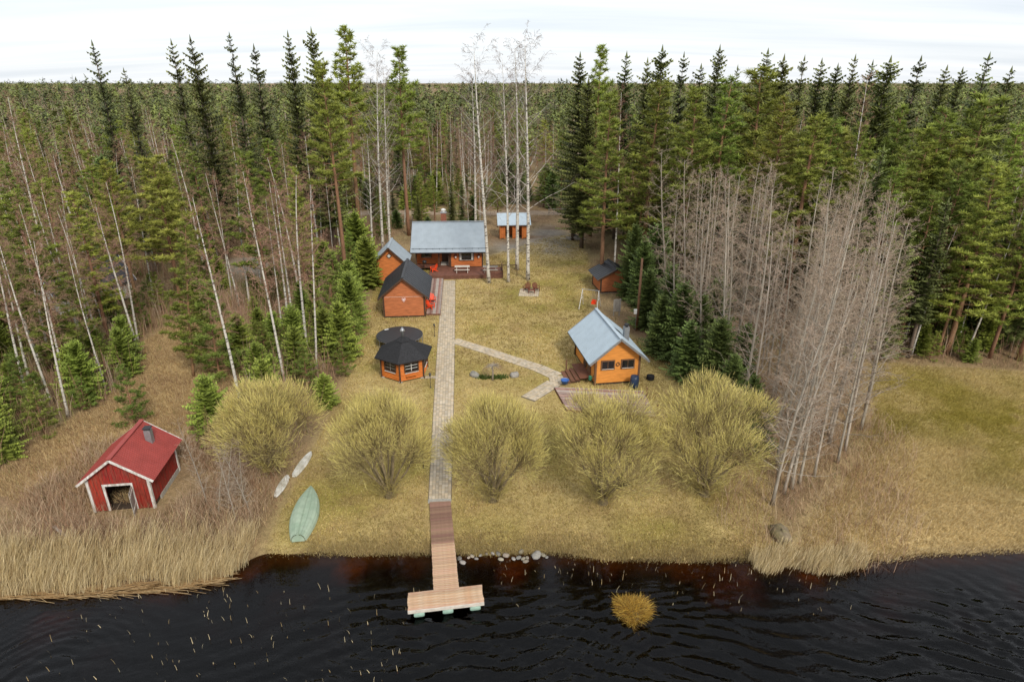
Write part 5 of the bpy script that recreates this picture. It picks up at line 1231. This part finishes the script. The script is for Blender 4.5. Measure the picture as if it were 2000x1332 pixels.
FOREST += [('Y', p) for p in sample(46, (-52, -22), (35, 56), lambda x, y: clear_of(x, y), 1.5, taken)]
FOREST += [('Y2', p) for p in sample(46, (-46, 46), (121.6, 136), lambda x, y: clear_of(x, y), 1.5, taken)]
FOREST += [('Y3', p) for p in sample(30, (27, 62), (50.5, 60), lambda x, y: clear_of(x, y), 1.6, taken)]
where = {'Y2': 'low among the thin trunks beyond the road', 'Y3': 'at the foot of the forest behind the right meadow', 'Y': 'in the young growth left of the lawn and clearing', 'K': 'between the log cabin and the road', 'C': 'in the wall of thin trunks beyond the road', 'L0': 'in the near forest at the left edge behind the boathouse', 'L1': 'in the mixed forest left of the cabins', 'R0': 'in the forest behind the right meadow', 'R1': 'in the dense forest right of the yard', 'B': 'in the forest beyond the road'}
mixes = {'L0': (.40, .0, .60), 'L1': (.34, .14, .52), 'R0': (.60, .28, .12), 'R1': (.42, .48, .10), 'B': (.42, .26, .32), 'C': (.10, .06, .84), 'K': (.25, .25, .5)}      # pine, spruce, birch
for zone, (x, y) in FOREST:
    if zone[0] == 'Y':
        plant_tree('young_conifer', random.choice(YPINE + YSPR + (DARK if zone == 'Y2' else [])), x, y, random.uniform(3.5, 8.5) if zone == 'Y2' else random.uniform(1.6, 5.4), 'young green conifer ' + where[zone], 'conifer', 'young conifers ' + where[zone]); continue
    u = random.random(); a, b, c = mixes[zone]
    if zone == 'B' and abs(x) < 45: a, b, c = .42, .16, .42
    hcap = 9.0 if zone == 'K' else 17.5 if zone in ('R0', 'R1') else 15.5 if zone == 'L1' else 14.0 if zone == 'L0' else 16.5
    if u < a: plant_tree('pine_tree', random.choice(PINE), x, y, hcap * random.uniform(.75, 1.08), 'green pine ' + where[zone], 'pine', 'pines ' + where[zone], wide=1.2)
    elif u < a + b: small = random.random() < .3; plant_tree('spruce_tree', random.choice(DARK if small else SPRUCE), x, y, hcap * (random.uniform(.35, .6) if small else random.uniform(.65, 1.05)), 'dark spruce ' + where[zone], 'spruce', 'spruces ' + where[zone], wide=1.25)
    else: plant_tree('birch_tree', random.choice(BIRCH), x, y, hcap * random.uniform(.8, 1.1), 'slender bare birch ' + where[zone], 'birch', 'birches ' + where[zone], lean=(random.gauss(0, .04), random.gauss(0, .03)))

def far_forest():
    """the wood that goes on to the horizon, one mass: small spiky crowns"""
    r = np.random.default_rng(11); V, F, Cc = [], [], []; base = 0
    bands = ((60, 165, 300, .95, 90), (165, 320, 2300, .9, 190), (320, 700, 3200, .9, 90), (700, 2600, 5200, .9, 30))
    for y0, y1, n, sp, k in bands:
        y = np.sqrt(r.uniform(y0**2, y1**2, n)); x = r.uniform(-1, 1, n) * (y * sp + 10)
        if y0 == 60:
            m_ = (np.abs(x) > y * .62) & (np.abs(x) > 62); x, y = x[m_], y[m_]; n = len(x)
        gz_ = ground_z(x, y)
        kind = r.choice(3, n, p=(.50, .26, .24)); patch = vnoise(x, y, 60, 21)
        kind = np.where((patch > .66) & (r.random(n) < .7), 2, kind)
        h = np.where(kind == 0, r.uniform(11, 17, n), np.where(kind == 1, r.uniform(12, 20, n), r.uniform(11, 16, n))) * r.uniform(.72, 1.28, n)
        w = np.where(kind == 0, r.uniform(1.7, 2.6, n), np.where(kind == 1, r.uniform(1.5, 2.2, n), r.uniform(1.2, 1.8, n))) * (1 if y0 < 320 else 1.5 if y0 < 700 else 3.0)
        # k spiky triangles per tree
        t = r.uniform(0, 1, (n, k)); low = np.where(kind == 1, .12, .40)[:, None]; tt = low + (1 - low) * t
        prof = np.where((kind == 1)[:, None], (1 - t)**.85, np.sin(np.pi * np.clip(t*.8 + .2, 0, 1))**.8) + .05
        ang = r.uniform(0, 2*np.pi, (n, k)); rad = w[:, None] * prof * np.sqrt(r.uniform(.2, 1, (n, k)))
        cx = x[:, None] + rad*np.cos(ang); cy = y[:, None] + rad*np.sin(ang); cz = gz_[:, None] + h[:, None]*tt
        size = (w[:, None] * (.30 if y0 < 320 else .36)) * r.uniform(.6, 1.3, (n, k)) * np.where((kind == 2)[:, None], .35, 1)
        tri = np.zeros((n, k, 3, 3))
        for j in range(3):
            a2 = ang + (j - 1) * 1.1; s = size * (1.2 if j == 1 else .7)
            tri[:, :, j, 0] = cx + s*np.cos(a2); tri[:, :, j, 1] = cy + s*np.sin(a2)
            tri[:, :, j, 2] = cz + s * r.uniform(-.55, .55, (n, k)) + (0 if j == 1 else size*.35)
        top = np.argmax(tt, 1); tri[np.arange(n), top, 1, 2] += h * .06
        pal = np.array([(.150, .175, .046), (.070, .086, .030), (.26, .17, .12)])
        col = pal[kind][:, None, :] * r.uniform(.65, 1.3, (n, 1, 1)) * r.uniform(.75, 1.25, (n, k, 1))
        V.append(tri.reshape(-1, 3)); Cc.append(np.repeat(col.reshape(-1, 3), 3, 0))
        # a trunk for each: one thin three-sided spike
        tb = np.zeros((n, 3, 3)); tb[:, 0] = np.stack([x - .13, y, gz_], 1); tb[:, 1] = np.stack([x + .13, y, gz_], 1); tb[:, 2] = np.stack([x, y, gz_ + h*.95], 1)
        V.append(tb.reshape(-1, 3)); tc_ = np.array([(.30, .15, .07), (.14, .10, .08), (.50, .44, .38)])[kind]; Cc.append(np.repeat(tc_, 3, 0))
    V = np.concatenate(V); Cc = np.concatenate(Cc); F = np.arange(len(V)).reshape(-1, 3)
    tag(link_mesh('distant_forest', np_mesh('distant_forest', V, F, M['far_tree'], Cc.astype(np.float32))), 'mixed forest stretching away to the horizon', 'forest', kind='stuff')
far_forest()
# ------------------------------------------------------------------ grass, brush, reeds (nobody could count them)
def blades(name, label, cat, x, y, h, w, cols, material, bend=.5, z=None, blades_per=3, spread=.10, segs=1, winddir=None):
    n = len(x); r = np.random.default_rng(abs(hash(name)) % 1000 if False else len(name) * 7 + n % 97)
    z = ground_z(x, y) if z is None else z
    k = blades_per; N = n * k
    X = np.repeat(x, k) + r.normal(0, spread, N); Y = np.repeat(y, k) + r.normal(0, spread, N); Z = np.repeat(z, k) - .02
    Hh = np.repeat(h, k) * r.uniform(.6, 1.2, N); Ww = np.repeat(w, k)
    a = r.uniform(0, 2*np.pi, N); b = r.uniform(.1, 1, N) * bend
    dx, dy = np.cos(a)*b, np.sin(a)*b
    if winddir is not None: dx = dx * .5 + winddir[0] * r.uniform(.4, 1.2, N); dy = dy * .5 + winddir[1] * r.uniform(.4, 1.2, N)
    sa = a + np.pi/2 + r.normal(0, .5, N); sx, sy = np.cos(sa)*Ww, np.sin(sa)*Ww
    col = np.repeat(cols, k, 0) * r.uniform(.75, 1.25, (N, 1))
    if segs == 1:
        V = np.zeros((N, 3, 3)); V[:, 0] = np.stack([X - sx, Y - sy, Z], 1); V[:, 1] = np.stack([X + sx, Y + sy, Z], 1); V[:, 2] = np.stack([X + dx*Hh, Y + dy*Hh, Z + Hh*np.sqrt(np.clip(1 - b*b*.6, .1, 1))], 1)
        F = np.arange(N*3).reshape(-1, 3); Cc = np.repeat(col, 3, 0)
    else:       # bent stem: two quads and a tip
        V = np.zeros((N, 6, 3))
        for i, (t, kk, ww) in enumerate(((0, 0, 1), (.55, .35, .9), (1, 1, .5))):
            px, py, pz = X + dx*Hh*t*(.45 + .55*kk), Y + dy*Hh*t*(.45 + .55*kk), Z + Hh*t*(1 - .18*kk*b)
            V[:, 2*i] = np.stack([px - sx*ww, py - sy*ww, pz], 1); V[:, 2*i+1] = np.stack([px + sx*ww, py + sy*ww, pz], 1)
        b0 = np.arange(N)[:, None] * 6
        F = np.concatenate([b0 + np.array(q) for q in ([0,1,3], [0,3,2], [2,3,5], [2,5,4])]); Cc = np.repeat(col, 6, 0)
    o = link_mesh(name, np_mesh(name, V.reshape(-1, 3), F, M[material], Cc.astype(np.float32)))
    return tag(o, label, cat, kind='stuff')
def scatter(n, key, margin=0.0, yfall=None):
    P = np.array(POLY[key]); lo, hi = P.min(0), P.max(0); hi[0] = min(hi[0], 46); hi[1] = min(hi[1], 100)
    xs, ys = [], []
    got = 0
    while got < n:
        x = rng.uniform(lo[0], hi[0], 40000); y = rng.uniform(lo[1], hi[1], 40000)
        ok = (poly_sd(x, y, POLY[key]) > margin) & (y > shore_y(x) + .25)
        if yfall: ok &= rng.random(len(x)) < np.clip((yfall / y)**2, .05, 1)
        x, y = x[ok], y[ok]; xs.append(x); ys.append(y); got += len(x)
    return np.concatenate(xs)[:n], np.concatenate(ys)[:n]
PATHS = [[tuple(mid((838, 977), (880, 977))[:2]), tuple(mid((849, 805), (883, 805))[:2]), tuple(mid((856, 680), (886, 680))[:2]), tuple(mid((865, 548), (888, 548))[:2])],
         [tuple(G(*q)[:2]) for q in ((886, 665), (940, 682), (1000, 702), (1052, 719), (1088, 735), (1092, 752))], [tuple(G(*q)[:2]) for q in ((1082, 748), (1030, 780))], [tuple(a0[:2]), tuple(a1[:2])]]
def off_paths(x, y, w=.82):
    ok = np.ones(len(x), bool)
    for line in PATHS:
        for (ax, ay), (bx, by) in zip(line, line[1:]):
            dx, dy = bx-ax, by-ay; t = np.clip(((x-ax)*dx + (y-ay)*dy)/(dx*dx+dy*dy), 0, 1); ok &= np.hypot(x-ax-t*dx, y-ay-t*dy) > w
    for cx, cy, rr in ((-9.15, 48.45, 2.1), (8.6, 49.5, 0), (2.0, 70.3, 1.6)): ok &= np.hypot(x-cx, y-cy) > rr
    return ok
def pal(n, cs, wts): return np.array(cs)[rng.choice(len(cs), n, p=wts)]
x, y = scatter(95000, 'lawn', .0, 34); m_ = off_paths(x, y); x, y = x[m_], y[m_]; n = len(x)
pt = vnoise(x, y, 2.6, 31); g = pal(n, [(.50, .385, .150), (.41, .31, .105), (.30, .25, .068), (.60, .48, .23), (.26, .16, .08)], [.33, .27, .16, .16, .08]) * (.7 + .6*pt)[:, None]
blades('lawn_grass', 'short dry yellowish lawn grass', 'grass', x, y, rng.uniform(.05, .13, n) * (1 + .5*(y > 50)), np.full(n, .020) * (1 + y/60), g, 'grass', .8)
# longer pale tussocks on the bank
sx = rng.uniform(-11, 13, 9000); sy = shore_y(sx) + np.abs(rng.normal(.55, .55, 9000)) + .25; m_ = off_paths(sx, sy, .7); sx, sy = sx[m_], sy[m_]; n = len(sx)
blades('bank_grass', 'pale tussocky grass along the lake bank', 'grass', sx, sy, rng.uniform(.12, .32, n), np.full(n, .012), pal(n, [(.50, .40, .20), (.42, .32, .13), (.34, .25, .11)], [.45, .35, .2]), 'grass', .9, winddir=(0, -.3))
x, y = scatter(70000, 'meadow', .0, 34); n = len(x); ms = in_poly_soft(x + (vnoise(x, y, 4, 41) - .5)*9, y + (vnoise(x, y, 3, 42) - .5)*7, 'moss', 9) * np.clip(vnoise(x, y, 1.5, 2) * 2 + .1, 0, 1)
g = pal(n, [(.68, .54, .29), (.56, .42, .19), (.42, .30, .13)], [.45, .35, .2]) * (1 - .40*ms)[:, None] * (1 - ms[:, None] * (1 - np.array([[.85, .92, .28]])))
blades('meadow_grass', 'matted straw-coloured meadow grass on the right', 'grass', x, y, rng.uniform(.10, .26, n), np.full(n, .018), g, 'grass', 1.0, winddir=(.35, -.25))
x, y = scatter(36000, 'clearing', -1.0, 40); n = len(x)
blades('clearing_grass', 'flattened straw-coloured grass in the left clearing', 'grass', x, y, rng.uniform(.12, .35, n), np.full(n, .016), pal(n, [(.58, .44, .23), (.46, .32, .15), (.30, .18, .09)], [.45, .33, .22]), 'grass', 1.0, winddir=(-.2, -.3))
# forest floor: brush and saplings between the trees
fx = rng.uniform(-75, 75, 150000); fy = rng.uniform(24, 125, 150000)
ok = (np.abs(fx) < .92*fy + 6) & (poly_sd(fx, fy, POLY['lawn']) < -.3) & (poly_sd(fx, fy, POLY['meadow']) < -.2) & (poly_sd(fx, fy, POLY['gravel']) < 0) & (poly_sd(fx, fy, POLY['gravel_left']) < 0) & (poly_sd(fx, fy, POLY['road']) < -.3) & (fy > shore_y(fx) + .5)
ok &= ~((np.abs(fx + 8.2) < 6.8) & (fy > 72) & (fy < 90)) & ~((np.abs(fx - .35) < 3) & (np.abs(fy - 99) < 2.5)) & (np.hypot(fx + 22.3, fy - 31.8) > 2.7) & ~((np.abs(fx + 49) < 6) & (np.abs(fy - 67) < 7))
ok &= rng.random(len(fx)) < np.clip((38/fy)**1.3, .1, 1); fx, fy = fx[ok], fy[ok]; n = len(fx)
tall = rng.random(n) < .16
blades('forest_brush', 'brown dead grass, twigs and low brush on the forest floor', 'undergrowth', fx, fy, np.where(tall, rng.uniform(.5, 1.4, n), rng.uniform(.1, .4, n)), np.where(tall, .010, .02), pal(n, [(.31, .195, .11), (.40, .28, .15), (.21, .12, .07), (.15, .16, .05), (.50, .37, .19)], [.3, .25, .2, .1, .15]), 'brush', .8, blades_per=4, spread=.22)
# bare saplings and young growth filling the left forest and the ground under the trees
sx_ = rng.uniform(-62, -13, 9000); sy_ = rng.uniform(33, 100, 9000)
ok = (np.abs(sx_) < .92*sy_ + 4) & (poly_sd(sx_, sy_, POLY['lawn']) < -1.2) & (poly_sd(sx_, sy_, POLY['clearing']) < -.5) & (poly_sd(sx_, sy_, POLY['gravel_left']) < -.5) & ~((np.abs(sx_ + 11) < 8) & (sy_ > 58)) & (np.hypot(sx_ + 22.4, sy_ - 31.8) > 4) & ~((np.abs(sx_ + 49) < 6) & (np.abs(sy_ - 67) < 7)) & (vnoise(sx_, sy_, 5, 91) > .35)
rx_ = rng.uniform(24, 75, 2500); ry_ = rng.uniform(50, 80, 2500); okr = (poly_sd(rx_, ry_, POLY['meadow']) < -.6) & (np.abs(rx_) < .92*ry_)
sx_, sy_ = np.concatenate([sx_[ok][:3000], rx_[okr][:900]]), np.concatenate([sy_[ok][:3000], ry_[okr][:900]]); n = len(sx_)
blades('bare_saplings', 'thin bare brown saplings crowding between the forest trees', 'saplings', sx_, sy_, rng.uniform(.9, 3.4, n), np.full(n, .013), pal(n, [(.33, .20, .13), (.42, .32, .23), (.26, .15, .09), (.24, .24, .07)], [.4, .25, .2, .15]), 'brush', .45, blades_per=7, spread=.32, segs=2)
# reddish thicket between the alders and beside the boathouse
bx_ = np.concatenate([rng.uniform(11.5, 30, 2600), rng.uniform(-29, -14.5, 3000)]); by_ = np.concatenate([rng.uniform(24.5, 46, 2600), rng.uniform(26.5, 37, 3000)])
ok = np.where(bx_ > 0, poly_sd(bx_, by_, [(11.5, 29), (14, 25), (19, 25.2), (22, 27), (27, 36), (27, 46), (20, 46), (15, 36)]) > 0, (poly_sd(bx_, by_, POLY['lawn']) < -.3) & (bx_ < -12.8 - (by_ - 25) * .1)) & (np.hypot(bx_ + 22.3, by_ - 31.8) > 3)
bx_, by_ = bx_[ok], by_[ok]; n = len(bx_)
blades('bare_thicket', 'leafless reddish brown thicket under the alders and by the boathouse', 'thicket', bx_, by_, rng.uniform(.3, 1.0, n) * (.6 + 1.4 * vnoise(bx_, by_, 2.2, 17)), np.full(n, .008), pal(n, [(.33, .21, .13), (.42, .31, .20), (.25, .14, .08)], [.4, .35, .25]), 'brush', 1.1, blades_per=5, spread=.3, segs=2)
# reeds
def reed_bed(name, label, n, x0, x1, depth0, depth1, hr, dens=None):
    x = rng.uniform(x0, x1, n); y = shore_y(x) + rng.uniform(depth0, depth1, n) + (vnoise(x, x*0, 1.2, 8) - .5) * .9
    if dens is not None: k = dens(x, y); x, y = x[k], y[k]
    n = len(x); cl = vnoise(x, y, .9, 14)
    z = np.maximum(ground_z(x, y), WATER_Z - .25)
    blades(name, label, 'reeds', x, y, rng.uniform(*hr, n) * (.7 + .6*cl), np.full(n, .008), pal(n, [(.62, .50, .28), (.52, .40, .20), (.72, .60, .37), (.38, .27, .14)], [.4, .28, .2, .12]), 'reed', .75, z=z, blades_per=4, spread=.10, segs=2, winddir=(.28, .12))
reed_bed('reed_bed', 'dense pale dry reeds in front of the red boathouse', 10500, -32, -14.0, .1, 3.6, (.5, 1.35), lambda x, y: (np.hypot(x + 22.3, y - 32) > 2.6) & ((rng.random(len(x)) < np.clip(1.15 - (y - shore_y(x)) / 4.2, 0, 1)) & (rng.random(len(x)) < .25 + 1.2 * vnoise(x, y, 1.6, 61))))
reed_bed('reed_bed', 'thin strip of pale reeds below the alder thicket on the right', 1700, 12.6, 18.4, -.35, .7, (.35, 1.0))
# broken stems standing in the water
n = 520; x = np.concatenate([rng.uniform(-21, -4.5, 230), rng.uniform(-1, 17, 120)]); y = np.concatenate([rng.uniform(15, 24, 230), shore_y(x[230:]) - np.abs(rng.normal(.9, 1.1, 120)) - .1]); m_ = y < shore_y(x) - .1; x, y = x[m_], y[m_]; n = len(x)
blades('reed_stubble', 'scattered broken reed stems sticking out of the lake', 'reeds', x, y, rng.uniform(.16, .45, n), np.full(n, .012), pal(n, [(.55, .44, .26), (.40, .28, .13), (.6, .5, .3)], [.5, .3, .2]), 'reed', .45, z=np.full(n, WATER_Z - .03), blades_per=1, spread=.02, segs=2)
# flattened reeds floating at the edge of the left bed
n = 420; x = rng.uniform(-27, -15.2, n); y = shore_y(x) + rng.uniform(-.45, .35, n); L_ = rng.uniform(.6, 1.8, n); a = rng.normal(.15, .35, n); V = np.zeros((n, 4, 3)); wv = .012
V[:, 0] = np.stack([x, y - wv, np.full(n, WATER_Z + .012)], 1); V[:, 1] = np.stack([x + L_*np.cos(a), y + L_*np.sin(a)*.5 - wv, np.full(n, WATER_Z + .03)], 1); V[:, 2] = V[:, 1] + [0, 2*wv, 0]; V[:, 3] = V[:, 0] + [0, 2*wv, 0]
V[:, :, 2] += rng.uniform(0, .05, n)[:, None]
tag(link_mesh('floating_reeds', np_mesh('floating_reeds', V.reshape(-1, 3), np.arange(4*n).reshape(-1, 4), M['reed'], np.repeat(pal(n, [(.34, .21, .09), (.46, .32, .16)], [.6, .4]), 4, 0).astype(np.float32))), 'fallen brown reeds floating along the edge of the reed bed', 'reeds', kind='stuff')
# golden tussock in the lake
tz_ = empty('sedge_tussock', (*G(1232, 1192, WATER_Z)[:2], WATER_Z), 0, 'round golden brown sedge tussock standing in the lake', 'tussock')
n = 2600; r_ = np.sqrt(rng.uniform(0, 1, n)) * .72 * np.where(np.arange(n) % 3 == 0, 1.1, .95) * (1 + .16 * np.sin(np.arange(n) * .0 + rng.uniform(0, 6.28, n))); a = rng.uniform(0, 6.283, n); S = Strips()
for i in range(n):
    p = Vector((r_[i]*math.cos(a[i]) * (1 + .25*math.sin(a[i] + 1)), r_[i]*math.sin(a[i]) * (1 + .2*math.sin(3*a[i])), .02 + .22*(1 - min(r_[i]/.74, 1)**2))); d = Vector((math.cos(a[i]) * r_[i] * 1.4 + random.gauss(0, .5), math.sin(a[i]) * r_[i] * 1.4 + random.gauss(0, .5), random.uniform(.05, .5))).normalized()
    k = random.uniform(.7, 1.2); S.ribbon(p, p + d * random.uniform(.14, .46), .010, .003, random.choice(((.52*k, .32*k, .05*k), (.42*k, .24*k, .04*k), (.58*k, .40*k, .09*k), (.2*k, .11*k, .03*k))))
link_mesh('leaves', S.mesh('leaves', M['reed']), tz_)['kind'] = 'stuff'
MB().lathe([(.6, -.25), (.62, .0), (.45, .14), (.1, .22)], 16).build('root_mound', M['boulder'], tz_, smooth=True)
# weeping tree and its bed
wt = empty('weeping_tree', G(962, 743), 0, 'small bare weeping tree in the round bed on the lawn', 'tree')
MB().tube([(0, 0, 0), (.03, 0, .7), (-.02, .03, 1.35)], [.09, .07, .06], 8).build('trunk', M['bark_alder'], wt, smooth=True)
S = Strips(); lb_ = MB()
for k in range(34):
    a = k*2.4; p = Vector((0, 0, 1.35)); d = Vector((math.cos(a), math.sin(a), random.uniform(.25, .9))).normalized(); pts = [p]
    for i in range(6):
        d = (d + Vector((random.gauss(0, .08), random.gauss(0, .08), -.30))).normalized(); pts.append(pts[-1] + d * random.uniform(.14, .26))
    lb_.tube(pts[:4], [.025, .018, .014, .01], 4, cap=False)
    for i in range(2, 6):
        S.ribbon(pts[i], pts[i+1], .008, .006, (.24, .16, .11))
        for q in range(2): S.ribbon(pts[i], pts[i] + Vector((random.gauss(0, .15), random.gauss(0, .15), -random.uniform(.1, .4))), .006, .003, (.26, .18, .12))
lb_.build('limbs', M['bark_alder'], wt); link_mesh('crown', S.mesh('crown', M['brush']), wt)
for i, (px, lab) in enumerate(((947, 'left'), (974, 'right'))):
    c = G(px, 738); S = Strips()
    for k in range(150):
        p = Vector((random.gauss(0, .3), random.gauss(0, .16), 0)); d = Vector((random.gauss(0, .6), random.gauss(0, .6), 1)).normalized(); w = d.cross(rv(random)).normalized() * .06
        q = random.uniform(.75, 1.25); S.tri(p - w, p + w, p + d * random.uniform(.2, .42), (.085*q, .125*q, .025*q))
    o = empty('perennial_clump', c, 0, 'low green leafy clump on the %s of the weeping tree' % lab, 'plant', 'green clumps in the round bed'); link_mesh('leaves', S.mesh('leaves', M['grass']), o)['kind'] = 'stuff'

# ------------------------------------------------------------------ labels by place where nothing else tells alike trees apart
def screen_x(o):
    v = o.location; zc = v.y * _c - (v.z - CAM_H) * _s
    return v.x / zc
def label_by_place(group, text, names=None, limit=24):
    t = sorted([o for o in C.objects if o.get('group') == group and o.parent is None and (names is None or o['label'].startswith(names))], key=screen_x)[:limit]
    for k, o in enumerate(t): o['label'] = text % ordn[k]
label_by_place('young spruces left of the lawn', 'young bright green spruce in the thicket left of the lawn, %s from the left')
label_by_place('dark spruces beside the sauna', 'dense dark spruce in the hedge beside the sauna, %s from the left')
label_by_place('stones along the shore by the pier', 'small rounded shore stone right of the pier, %s from the pier', 'small')
for k, o in enumerate(sorted(sorted([o for o in C.objects if o.get('group') == 'bare grey alders' and 'deeper' in o['label']], key=lambda o: o.location.y)[:14], key=screen_x)):
    o['label'] = 'bare grey alder in the front row of the thicket, %s from the left' % ordn[k]
